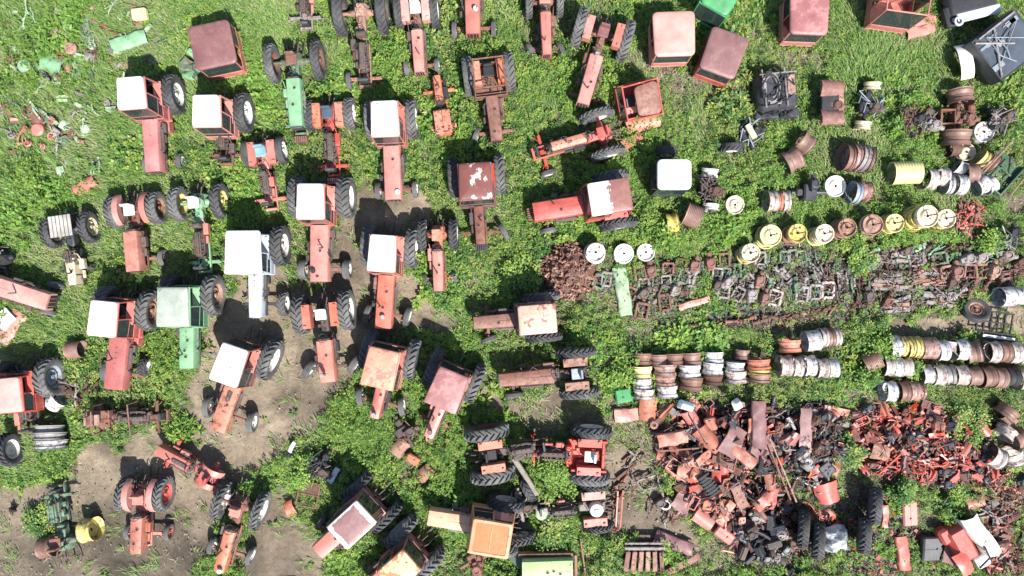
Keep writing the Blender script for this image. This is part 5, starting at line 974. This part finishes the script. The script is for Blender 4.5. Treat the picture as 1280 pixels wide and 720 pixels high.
# fragments too many to count between the bigger pieces of the heaps
def frag(name, regs):
    nv, nf, ncol = [], [], []
    for poly, n, cols, zr, sz in regs:
        xs = [p[0] for p in poly]; ys = [p[1] for p in poly]; k = 0; cx, cy = sum(xs)/len(xs), sum(ys)/len(ys)
        while k < n:
            x, y = RN.uniform(min(xs), max(xs)), RN.uniform(min(ys), max(ys))
            if not inpoly(x, y, poly): continue
            k += 1; d = min(1, math.hypot((x-cx)/(max(xs)-min(xs))*2, (y-cy)/(max(ys)-min(ys))*2)); z = .04+zr*(1-.8*d*d)*RN.random()**.6
            wx, wy = W(x, y, z); M = Matrix.Translation((wx, wy, z)) @ Matrix.Rotation(RN.uniform(0, 6.3), 4, 'Z') @ Matrix.Rotation(RN.uniform(-1, 1), 4, 'X')
            a = RN.uniform(*sz)/2; b_, c_ = (a*RN.uniform(.5, 1), a*RN.uniform(.2, .5)) if name == 'stones' else (RN.uniform(.02, .09)/1.2, RN.uniform(.008, .04)); o0 = len(nv)
            nv += [tuple(M @ Vector((i*a*(1 if j > 0 else .8), j*b_, q*c_))) for q in (-1, 1) for j in (-1, 1) for i in (-1, 1)]
            nf += [tuple(o0+t for t in f) for f in ((0, 2, 3, 1), (4, 5, 7, 6), (0, 1, 5, 4), (2, 6, 7, 3), (0, 4, 6, 2), (1, 3, 7, 5))]; cc = RN.choice(cols); ncol += [cc]*8
    me = bpy.data.meshes.new(name); me.from_pydata(nv, [], nf); at = me.color_attributes.new('Col', 'FLOAT_COLOR', 'POINT'); at.data.foreach_set('color', [v for c in ncol for v in (*c, 1)])
    m, nt, b = nt_new(name); ca = N_(nt, 'ShaderNodeVertexColor', layer_name='Col'); nt.links.new(ca.outputs['Color'], b.inputs['Base Color']); b.inputs['Roughness'].default_value = .6
    me.materials.append(m); o = bpy.data.objects.new(name, me); COL.objects.link(o); o['kind'] = 'stuff'
BK = [(.015, .015, .017), (.03, .03, .032), (.07, .045, .035), (.12, .11, .1), (.025, .02, .02)]; RK = [(.36, .06, .04), (.25, .05, .04), (.4, .13, .09), (.16, .05, .04), (.42, .05, .02)]
frag('stones', [([(230, 440), (300, 380), (440, 430), (400, 540), (300, 600), (240, 540)], 260, [(.2, .17, .13), (.28, .24, .2), (.17, .14, .11)], .02, (.025, .07)), ([(0, 640), (130, 580), (300, 590), (270, 720), (0, 720)], 420, [(.2, .17, .13), (.28, .24, .2), (.15, .13, .1)], .02, (.025, .07)), ([(440, 245), (535, 245), (560, 400), (440, 420), (380, 300)], 110, [(.25, .21, .17), (.17, .14, .11)], .02, (.025, .07)), ([(1110, 395), (1280, 390), (1280, 420), (1110, 420)], 80, [(.25, .21, .17), (.17, .14, .11)], .02, (.025, .07)), ([(740, 570), (830, 600), (860, 690), (745, 660)], 110, [(.2, .17, .13), (.17, .14, .11)], .02, (.03, .08))])
frag('scrap_debris', [(H1, 900, BK+RK[1:4], .75, (.1, .5)), (H1B, 1500, BK+BK+RK[:1], .5, (.06, .3)), (H1C, 500, BK, .5, (.08, .35)), (H2, 1500, RK+BK+[(.16, .07, .05)]*3, .45, (.08, .4)), (H3, 1000, [(.2, .07, .045), (.1, .06, .045), (.3, .1, .07), (.04, .035, .03)], .2, (.06, .3)), (ROWP, 2400, [(.09, .06, .045), (.05, .045, .04), (.14, .12, .1), (.05, .08, .05)], .1, (.06, .3)), ([(985, 600), (1110, 600), (1190, 720), (985, 720)], 500, BK+RK[:2]+[(.1, .08, .06)], .12, (.06, .3))])
# ------------------------------------------------------------------ ground
rng = np.random.default_rng(5)
def vnoise(x, y, s, seed):
    r = np.random.default_rng(seed); g = r.random((256, 256)); x = x/s+100.3; y = y/s+100.7
    xi = np.floor(x).astype(int); yi = np.floor(y).astype(int); fx = x-xi; fy = y-yi; fx = fx*fx*(3-2*fx); fy = fy*fy*(3-2*fy)
    a = g[xi % 256, yi % 256]; b = g[(xi+1) % 256, yi % 256]; c = g[xi % 256, (yi+1) % 256]; d = g[(xi+1) % 256, (yi+1) % 256]
    return (a*(1-fx)+b*fx)*(1-fy)+(c*(1-fx)+d*fx)*fy
def fbm(x, y, s, seed): return (vnoise(x, y, s, seed)*.5+vnoise(x, y, s/2.1, seed+1)*.27+vnoise(x, y, s/4.3, seed+2)*.15+vnoise(x, y, s/9, seed+3)*.08)
def np_poly(x, y, P_):
    c = np.zeros(x.shape, bool); j = len(P_)-1
    for i in range(len(P_)):
        xi, yi = P_[i]; xj, yj = P_[j]
        with np.errstate(divide='ignore', invalid='ignore'):
            c ^= ((yi > y) != (yj > y)) & (x < (xj-xi)*(y-yi)/((yj-yi) or 1e-9)+xi)
        j = i
    return c
DIRT = [[(350, 285), (362, 360), (395, 360), (425, 300), (436, 238), (465, 228), (540, 242), (536, 285), (512, 300), (520, 350), (562, 382), (568, 410), (540, 425), (505, 415), (470, 440), (430, 490), (400, 530), (350, 566), (325, 590), (300, 600), (285, 560), (240, 545), (225, 480), (240, 440), (262, 405), (280, 385), (330, 300)],
        [(140, 555), (160, 545), (240, 540), (300, 560), (300, 600), (320, 610), (270, 650), (250, 720), (200, 760), (-80, 780), (-80, 612), (40, 612), (90, 585), (120, 562)],
        [(325, 620), (350, 600), (385, 640), (400, 690), (420, 760), (300, 760), (300, 700)],
        [(1235, 240), (1400, 225), (1400, 275), (1270, 262)], [(1110, 392), (1290, 385), (1420, 390), (1420, 425), (1240, 425), (1112, 420)], [(535, 235), (545, 265), (480, 255), (440, 235)],
        [(760, 560), (800, 570), (850, 650), (880, 680), (860, 700), (800, 670), (745, 665), (745, 600)], [(590, 470), (640, 500), (735, 490), (735, 520), (640, 530), (600, 500)]]
DRY = [[(780, 60), (830, 75), (935, 100), (930, 130), (880, 120), (790, 95)], [(930, 15), (960, 20), (955, 60), (930, 60)], [(958, 55), (1040, 70), (1035, 90), (965, 85)], [(1040, 450), (1090, 445), (1110, 470), (1090, 520), (1050, 560), (1050, 500)],
       [(640, 485), (740, 480), (790, 500), (820, 540), (760, 560), (640, 520)], [(1050, 560), (1100, 600), (1180, 620), (1170, 680), (1130, 650), (1060, 660)], [(740, 530), (820, 520), (830, 600), (780, 640)], [(870, 660), (980, 690), (980, 720), (880, 720)], [(1215, 270), (1240, 262), (1232, 300), (1205, 300)], [(820, 490), (900, 485), (900, 515), (840, 510)], [(780, 395), (815, 400), (815, 440), (780, 430)]]
ROWS = [[(736, 338), (800, 326), (950, 310), (1100, 298), (1260, 295), (1265, 390), (1080, 395), (960, 412), (850, 415), (730, 375)], H1, H1B, H2, H3, H1C, [(985, 600), (1110, 600), (1200, 720), (985, 720)]]
TURF = [[(1035, 0), (1105, 20), (1180, 60), (1225, 130), (1200, 110), (1150, 130), (1060, 110), (1040, 60)], [(880, 130), (940, 200), (860, 190)], [(1090, 490), (1280, 480), (1280, 520), (1150, 505)], [(1130, 250), (1230, 245), (1260, 300), (1230, 320)], [(1040, 130), (1120, 170), (1100, 260), (1000, 260), (1020, 180)]]
GRASS = [[(-300, -150), (235, -150), (330, -20), (335, 60), (320, 115), (215, 225), (300, 235), (290, 300), (245, 330), (150, 345), (110, 365), (60, 440), (20, 470), (-300, 480)], [(320, 0), (372, 0), (372, 60), (355, 170), (325, 160)], [(0, 560), (150, 530), (120, 580), (60, 605), (-300, 610)], [(120, 250), (150, 250), (140, 350), (120, 360)], [(60, 340), (120, 360), (90, 540), (30, 550)]]
def rast(x, y):
    """weights on world x, y -> dirt, dry, rows, turf, grass (soft edged)"""
    wx = (fbm(x, y, 1.5, 41)-.5)*1.7+(vnoise(x, y, .25, 43)-.5)*.5; wy = (fbm(x, y, 1.5, 77)-.5)*1.7+(vnoise(x, y, .25, 45)-.5)*.5
    px = (x+wx)*F/H+640; py = 360-(y+wy)*F/H; out = []
    for L_ in (DIRT, DRY, ROWS, TURF, GRASS):
        m = np.zeros(x.shape, bool)
        for p in L_: m |= np_poly(px, py, p)
        out.append(m.astype(float))
    return out
# occupancy of the ground by objects (built from their real footprints)
GX0, GY0, GS = -27.0, -17.0, .08
GW, GH_ = int(54/GS), int(34/GS)
occ = np.full((GW, GH_), 9.0)                     # lowest object height over each cell
bpy.context.view_layer.update()
for o in OBST:
    bb = [Vector(c) for c in o.bound_box]; M = o.matrix_world
    pts = [M @ c for c in bb]; zmin = min(p.z for p in pts); zmax = max(p.z for p in pts)
    if zmax-zmin < .02 or (zmax < .42 and o.parent is None and not o.name.startswith('wheel_disc') and RN.random() < .6): continue
    c = sum(pts, Vector())/8; ex = (pts[4]-pts[0]); ey = (pts[3]-pts[0]); ez = (pts[1]-pts[0])
    ax = sorted([ex, ey, ez], key=lambda v: math.hypot(v.x, v.y), reverse=True)[:2]
    u = Vector((ax[0].x, ax[0].y)); v = Vector((ax[1].x, ax[1].y)); lu, lv = u.length*.74, max(v.length*.74, .04)
    if lu < .02: continue
    u = u/lu; v = Vector((-u.y, u.x)); n1, n2 = max(2, int(lu/GS)+2), max(2, int(lv/GS)+2)
    A, B = np.meshgrid(np.linspace(-lu/2, lu/2, n1), np.linspace(-lv/2, lv/2, n2))
    ix = ((c.x+A*u.x+B*v.x-GX0)/GS).astype(int).ravel(); iy = ((c.y+A*u.y+B*v.y-GY0)/GS).astype(int).ravel()
    ok = (ix >= 0) & (ix < GW) & (iy >= 0) & (iy < GH_); np.minimum.at(occ, (ix[ok], iy[ok]), zmin)
def occat(x, y):
    ix = np.clip(((x-GX0)/GS).astype(int), 0, GW-1); iy = np.clip(((y-GY0)/GS).astype(int), 0, GH_-1); return occ[ix, iy]
def relief(x, y): return (fbm(x, y, 5.0, 9)-.5)*.10
C_DIRT = np.array([.19, .149, .105]); C_LUSH = np.array([.075, .09, .035]); C_GRASS = np.array([.07, .075, .035]); C_DRY = np.array([.17, .14, .095]); C_ROW = np.array([.07, .055, .04])
xs = np.concatenate([[-400, -200, -100, -60, -40], np.arange(-30, 30.01, .12), [40, 60, 100, 200, 400]]); ys = np.concatenate([[-400, -200, -100, -60, -35], np.arange(-20, 20.01, .12), [35, 60, 100, 200, 400]])
X, Y = np.meshgrid(xs, ys, indexing='ij'); d_, dr, rw_, tu, gr = rast(X, Y)
Z = np.where((np.abs(X) < 31) & (np.abs(Y) < 21), relief(X, Y)-.03, -.05)
c = np.tile(C_LUSH, (*X.shape, 1)).astype(float)
for m_, cc in ((gr, C_GRASS), (tu, C_GRASS), (rw_, C_ROW), (dr, C_DRY), (d_, C_DIRT)):
    c = c*(1-m_[..., None])+cc*m_[..., None]
patch = fbm(X, Y, 2.2, 21)[..., None]; tint = np.clip((patch-.42)*6, 0, 1)*(1-d_[..., None])
c = c*(1-tint*.5)+C_ROW*1.3*tint*.5
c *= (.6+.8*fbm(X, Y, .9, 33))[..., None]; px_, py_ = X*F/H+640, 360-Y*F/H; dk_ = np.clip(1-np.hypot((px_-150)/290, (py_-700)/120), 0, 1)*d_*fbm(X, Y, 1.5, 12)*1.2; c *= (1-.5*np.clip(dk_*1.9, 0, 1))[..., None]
rut = np.zeros_like(X)
for cx, cy, r0 in ((-9.5, -9.5, 5.2), (-9.5, -9.5, 6.7), (-14, -3, 4.6), (-14, -3, 6.1), (-2, 4, 6.3), (-2, 4, 7.7), (-20, -20, 9.5), (-20, -20, 11), (18, -6, 5)):
    q = np.abs(np.hypot(X-cx, (Y-cy)*1.15)-r0-.5*(fbm(X, Y, 3, 5)-.5)); rut = np.maximum(rut, np.clip(1-q/.24, 0, 1)*(vnoise(X, Y, 1.4, 71) > .3))
rut *= d_; c *= (1-.25*rut*(.4+vnoise(X, Y, .2, 72)))[..., None]; lt = np.clip((fbm(X, Y, 1.6, 81)-.5)*5, 0, 1)*d_; c = c*(1+.3*lt[..., None]); Z = Z-.035*rut
dampm = np.clip((fbm(X+50, Y, 3.0, 65)-.5)*6, 0, 1)*d_; c = c*(1-.38*dampm[..., None])
nx, ny = X.shape; me = bpy.data.meshes.new('ground')
me.vertices.add(nx*ny); me.vertices.foreach_set('co', np.stack([X, Y, Z], -1).astype(np.float32).ravel())
i, j = np.meshgrid(np.arange(nx-1), np.arange(ny-1), indexing='ij'); q = np.stack([i*ny+j, (i+1)*ny+j, (i+1)*ny+j+1, i*ny+j+1], -1).reshape(-1)
nf = (nx-1)*(ny-1); me.loops.add(nf*4); me.loops.foreach_set('vertex_index', q.astype(np.int32)); me.polygons.add(nf); me.polygons.foreach_set('loop_start', np.arange(0, nf*4, 4, dtype=np.int32))
me.update(calc_edges=True); me.validate(); me.polygons.foreach_set('use_smooth', np.ones(nf, bool))
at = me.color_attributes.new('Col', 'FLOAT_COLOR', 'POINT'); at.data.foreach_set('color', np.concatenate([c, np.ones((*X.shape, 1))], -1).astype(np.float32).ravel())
g = bpy.data.objects.new('ground', me); COL.objects.link(g); g['kind'] = 'structure'
m, nt, b = nt_new('soil'); L = nt.links.new
ca = N_(nt, 'ShaderNodeVertexColor', layer_name='Col'); tc = N_(nt, 'ShaderNodeTexCoord')
n1 = noise(nt, tc.outputs['Object'], 5, 8, .7); n2 = noise(nt, tc.outputs['Object'], 28, 5, .7)
k = math_(nt, 'MULTIPLY_ADD', n1, 1.5, .25); k = math_(nt, 'MULTIPLY', k, math_(nt, 'MULTIPLY_ADD', n2, .9, .55))
cc = N_(nt, 'ShaderNodeVectorMath', operation='SCALE'); L(ca.outputs['Color'], cc.inputs[0]); L(k, cc.inputs['Scale'])
wv = N_(nt, 'ShaderNodeTexWave'); wv.inputs['Scale'].default_value = 2.2; wv.inputs['Distortion'].default_value = 6; wv.inputs['Detail'].default_value = 3
mp = N_(nt, 'ShaderNodeMapping'); mp.inputs['Rotation'].default_value = (0, 0, -.7); L(tc.outputs['Object'], mp.inputs['Vector']); L(mp.outputs[0], wv.inputs['Vector'])
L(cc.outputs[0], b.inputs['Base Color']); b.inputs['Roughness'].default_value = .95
bp = N_(nt, 'ShaderNodeBump'); bp.inputs['Distance'].default_value = .08; bp.inputs['Strength'].default_value = .8
L(math_(nt, 'ADD', n1, math_(nt, 'MULTIPLY_ADD', wv.outputs['Fac'], .12, math_(nt, 'MULTIPLY', n2, .4))), bp.inputs['Height']); L(bp.outputs[0], b.inputs['Normal']); me.materials.append(m)

# ------------------------------------------------------------------ vegetation
def leafmat(name, tr=.3):
    m, nt, b = nt_new(name); L = nt.links.new
    ca = N_(nt, 'ShaderNodeVertexColor', layer_name='Col'); L(ca.outputs['Color'], b.inputs['Base Color']); b.inputs['Roughness'].default_value = .5
    b.inputs['Specular IOR Level'].default_value = .3
    t = N_(nt, 'ShaderNodeBsdfTranslucent'); L(ca.outputs['Color'], t.inputs['Color']); ms = N_(nt, 'ShaderNodeMixShader'); ms.inputs[0].default_value = tr
    L(b.outputs[0], ms.inputs[1]); L(t.outputs[0], ms.inputs[2]); L(ms.outputs[0], nt.nodes['Material Output'].inputs['Surface']); return m
LM = leafmat('leaf', .38); GM = leafmat('grass_blade', .25); DM = leafmat('dry_stalk', .1)
def quads(name, V, C, mat, kind='stuff', link=True):
    """V (n,4,3) corner positions, C (n,3) colours"""
    n = len(V); me = bpy.data.meshes.new(name); me.vertices.add(n*4); me.vertices.foreach_set('co', V.astype(np.float32).ravel())
    me.loops.add(n*4); me.loops.foreach_set('vertex_index', np.arange(n*4, dtype=np.int32)); me.polygons.add(n); me.polygons.foreach_set('loop_start', np.arange(0, n*4, 4, dtype=np.int32))
    me.update(calc_edges=True)
    at = me.color_attributes.new('Col', 'FLOAT_COLOR', 'POINT'); cc = np.ones((n, 4, 4), np.float32); cc[:, :, :3] = C[:, None, :]; at.data.foreach_set('color', cc.ravel())
    me.materials.append(mat); o = bpy.data.objects.new(name, me)
    if link: COL.objects.link(o)
    if kind: o['kind'] = kind
    return o
def leaves(P0, az, el, ln, wd, roll, fold=.15):
    """diamond leaves from base point P0"""
    d = np.stack([np.cos(az)*np.cos(el), np.sin(az)*np.cos(el), np.sin(el)], -1); s = np.stack([-np.sin(az), np.cos(az), np.zeros_like(az)], -1); u = np.cross(d, s)*-1
    s = s*np.cos(roll)[:, None]+u*np.sin(roll)[:, None]; ln = ln[:, None]; wd = wd[:, None]
    a = P0; m_ = P0+d*ln*.5; b = m_+s*wd*.5; c_ = P0+d*ln-np.array([0, 0, 1])*ln*fold; e = m_-s*wd*.5
    return np.stack([a, b, c_, e], 1)
def pts(sp):
    gx, gy = np.meshgrid(np.arange(-25.5, 25.5, sp), np.arange(-15.5, 15.5, sp)); x = gx.ravel()+rng.uniform(-sp*.6, sp*.6, gx.size); y = gy.ravel()+rng.uniform(-sp*.6, sp*.6, gy.size); return x, y
PAL_L = np.array([[.185, .32, .06], [.14, .265, .053], [.24, .355, .07], [.09, .188, .046], [.29, .36, .095], [.175, .27, .085]])
def weeds():
    x, y = pts(.18); d, dr, rw, tu, gr = rast(x, y)
    w = np.ones_like(x); w = np.where(gr > 0, .34+.9*(fbm(x, y, 1.3, 3) > .5), w); w = np.where(tu > 0, .3, w); w = np.where(rw > 0, .14+.8*(fbm(x, y, 1.0, 13) > .55), w); w = np.where(dr > 0, .18, w); w = np.where(d > 0, .012, w)
    gap = fbm(x, y, 1.1, 57); w *= np.where(gap < .36, .25, 1)
    oz = occat(x, y); keep = (rng.random(len(x)) < w) & (oz > .25); x, y, oz, tu, d, rw, gr = (q[keep] for q in (x, y, oz, tu, d, rw, gr))
    h = .12+1.7*np.clip(fbm(x, y, 2.0, 29)-.25, 0, 1)**1.3*rng.uniform(.5, 1.3, len(x)); h = np.where((tu > 0) | (d > 0) | (rw > 0), h*.55, h); h = np.where(gr > 0, h*.8, h); h = np.minimum(h, np.maximum(oz-.1, .1))
    sp = vnoise(x, y, 1.7, 91); n = (18+34*np.clip(h, 0, .8)).astype(int); idx = np.repeat(np.arange(len(x)), n); N = len(idx)
    t = rng.random(N); az = rng.random(N)*2*PI; hh = h[idx]; rad_ = (.05+.16*hh)*(1-t*.75)*rng.random(N)**.4*1.5
    P0 = np.stack([x[idx]+np.cos(az)*rad_*.6, y[idx]+np.sin(az)*rad_*.6, relief(x[idx], y[idx])+hh*(.15+.85*t)], -1)
    big = np.where(sp[idx] > .8, 2.1, np.where(sp[idx] > .6, 1.4, 1.0))*(.8+.5*vnoise(x[idx], y[idx], .9, 8)); nar = (vnoise(x, y, .8, 44) > .55)[idx]; ln = rng.uniform(.045, .1, N)*big*np.where(nar, 1.5, 1); wd = ln*rng.uniform(.42, .68, N)*np.where(nar, .42, 1); el = rng.uniform(-.35, .6, N)+t*.35
    V = leaves(P0, az, el, ln, wd, rng.uniform(-.5, .5, N))
    k = (vnoise(x, y, 2.6, 71)*5.5+1.7+rng.normal(0, .7, len(x))).astype(int); C = PAL_L[np.clip(k-2, 0, 5)][idx]*rng.uniform(.72, 1.25, (N, 1))*rng.uniform(.93, 1.07, (N, 3)); yl = rng.random(N) < .03; C[yl] = [.28, .27, .08]
    return quads('weeds', V, C, LM)
def blades(name, sel, spc, nb, lr, wr, palette, seed, wind=None, mat=None, lift=(.2, 1.1), hcap=9):
    x, y = pts(spc); w = sel(x, y); oz = occat(x, y); k = (rng.random(len(x)) < w) & (oz > .12); x, y, oz = x[k], y[k], oz[k]; idx = np.repeat(np.arange(len(x)), nb); N = len(idx)
    px, py = x[idx]+rng.normal(0, .07, N), y[idx]+rng.normal(0, .07, N); az = rng.random(N)*2*PI if wind is None else rng.normal(wind, .55, N)+(fbm(px, py, 2.5, seed)-.5)*5; el = rng.uniform(*lift, N)
    ln = np.minimum(rng.uniform(*lr, N), np.maximum(oz[idx]*1.1, .08)); V = leaves(np.stack([px, py, relief(px, py)-.02], -1), az, el, ln, rng.uniform(*wr, N), rng.uniform(-.4, .4, N), .2)
    pk = np.clip((fbm(px, py, 1.8, seed+5)*1.6*len(palette)).astype(int)-1+rng.integers(-1, 2, N), 0, len(palette)-1); C = palette[pk]*rng.uniform(.7, 1.3, (N, 1)); return quads(name, V, C, mat or GM)
def s_grass(x, y):
    d, dr, rw, tu, gr = rast(x, y); w = np.where(gr > 0, .95, 0.27); w = np.where(tu > 0, .95, w); w = np.where(dr > 0, .25, w); w = np.where(rw > 0, .16, w); return np.where(d > 0, .008+.08*(fbm(x, y, 1.2, 19) > .6), w)
def s_dry(x, y):
    d, dr, rw, tu, gr = rast(x, y); n = fbm(x, y, 1.3, 87); w = np.where(gr > 0, .35+.65*(n > .47), np.where(n > .58, .5, .08)); w = np.where(tu > 0, .12, w); w = np.where(rw > 0, .3, w); w = np.where(dr > 0, .95, w); return np.where(d > 0, .01, w)
PG = np.array([[.185, .275, .08], [.14, .25, .055], [.22, .3, .09], [.115, .23, .05], [.265, .3, .13]]); PD = np.array([[.26, .21, .14], [.19, .15, .1], [.32, .28, .2], [.14, .11, .08], [.28, .25, .15]])
weeds()
blades('grass', s_grass, .14, 10, (.22, .62), (.015, .03), PG, 31, wind=2.5)
blades('dead_grass', s_dry, .18, 12, (.18, .5), (.012, .026), PD, 61, mat=DM, lift=(.05, .8))
# leafy bushes that stand out one by one
def bush(px, py, r, h, label, pal=(0, 2), n=2600, lf=(.08, .15)):
    x, y = W(px, py, h*.6); t = thing('leafy_bush', label, 'bush', (x, y, 0), 0, 'leafy bushes among the machines')
    sk = MB()
    for k in range(9):
        a = k*2.4; sk.tube([(0, 0, 0), (.3*r*math.cos(a), .3*r*math.sin(a), h*.4), (.65*r*math.cos(a+.3), .65*r*math.sin(a+.3), h*.75)], .016, 5)
    put('stem', sk, 'wood', t); cl = rng.normal(0, 1, (26, 3)); cl /= np.linalg.norm(cl, axis=1)[:, None]; cl *= rng.uniform(.35, .95, (26, 1)); cl[:, 2] = np.abs(cl[:, 2])
    ci = rng.integers(0, 26, n); P0 = cl[ci]+rng.normal(0, .17, (n, 3)); P0 = P0*np.array([r, r, h*.85])+np.array([0, 0, .12]); P0[:, 2] = np.maximum(P0[:, 2], .05)
    ln = rng.uniform(*lf, n); az = np.arctan2(P0[:, 1], P0[:, 0])+rng.normal(0, .8, n); V = leaves(P0, az, rng.uniform(-.3, .7, n), ln, ln*rng.uniform(.45, .65, n), rng.uniform(-.5, .5, n))
    C = PAL_L[rng.integers(pal[0], pal[1]+1, 26)][ci]*rng.uniform(.75, 1.25, (n, 1)); o = quads('foliage', V, C, LM, kind=None); o.parent = t
for a in [(695, 601, 1.05, 1.3, 'bright bush between the red tractor and its rusty neighbour', (0, 2)), (690, 665, .95, .9, 'low yellowish bush under the rusty wreck', (2, 4)), (762, 102, .38, .9, 'small bright bush beside the askew salmon tractor', (2, 2)), (1062, 300, .55, .6, 'loose bush between the stacks and the black castings', (2, 5)), (1078, 322, .6, .65, 'pale bush behind the pale yokes', (2, 5)),
          (1100, 438, .9, .9, 'dark bush between the pale rims and the yellow rims', (0, 3)), (1085, 470, .6, .8, 'dark bush under the leaning rusty drum', (1, 3)), (1145, 462, .4, .8, 'small dark bush inside the long rim rows', (1, 3)), (880, 428, .9, .5, 'coarse leaved bush above the block of rims', (0, 2), 900, (.18, .3)), (845, 430, .8, .5, 'broad leaved bush over the maroon rims', (0, 2), 800, (.16, .28)),
          (1210, 535, 1.1, .8, 'bright yellow green bush beside the second heap', (2, 4)), (1130, 615, .6, .9, 'dark bush between red panels and the second heap', (1, 3)), (1065, 570, .6, 1.0, 'dark bush in the gap between both heaps', (3, 5)), (1195, 620, .5, .6, 'yellow green bush behind the salmon fender', (2, 4)), (800, 510 - 60, .0, .0, None), (560, 365, .9, .8, 'dark bush near the nose of the slim white tractor', (0, 3)),
          (385, 590, .8, .8, 'bright bush by the edge of the dirt patch', (0, 2)), (310, 612, .45, .6, 'small bush at the corner of the dirt', (0, 1)), (50, 655, .8, .45, 'low bush beside the dark stripped chassis', (2, 4)), (645, 345, .9, .9, 'bush beside the brown iron heap', (1, 3)), (1245, 300, .7, .7, 'bush in front of the black engine at the edge', (0, 2))]:
    if a[4]: bush(*a[:6], *(a[6:] or ()))
# ------------------------------------------------------------------ light and camera
sc = SC; w = bpy.data.worlds.new('World'); sc.world = w; w.use_nodes = True; nt = w.node_tree; bg = nt.nodes['Background']
sk = nt.nodes.new('ShaderNodeTexSky'); sk.sky_type = 'NISHITA'; sk.sun_disc = False
SD = Vector((.44, -.80, 1.16)).normalized(); el = math.asin(SD.z); az = math.atan2(SD.x, SD.y)
sk.sun_elevation = el; sk.sun_rotation = az; nt.links.new(sk.outputs[0], bg.inputs[0]); bg.inputs[1].default_value = .1
sl = bpy.data.lights.new('sun', 'SUN'); sl.energy = 4.7; sl.angle = math.radians(.5); sl.color = (1, .965, .91); so = bpy.data.objects.new('sun', sl); COL.objects.link(so); so.rotation_euler = SD.to_track_quat('Z', 'Y').to_euler()
cam = bpy.data.cameras.new('camera'); cam.sensor_width = 36; cam.lens = 36*F/1280; cam.clip_end = 1500; co = bpy.data.objects.new('camera', cam); COL.objects.link(co); co.location = (0, 0, H); sc.camera = co
sc.view_settings.view_transform = 'Standard'; sc.view_settings.look = 'None'; sc.view_settings.exposure = 1.13; sc.view_settings.gamma = 1
sc.cycles.max_bounces = 6; sc.cycles.transparent_max_bounces = 6; sc.cycles.use_denoising = True
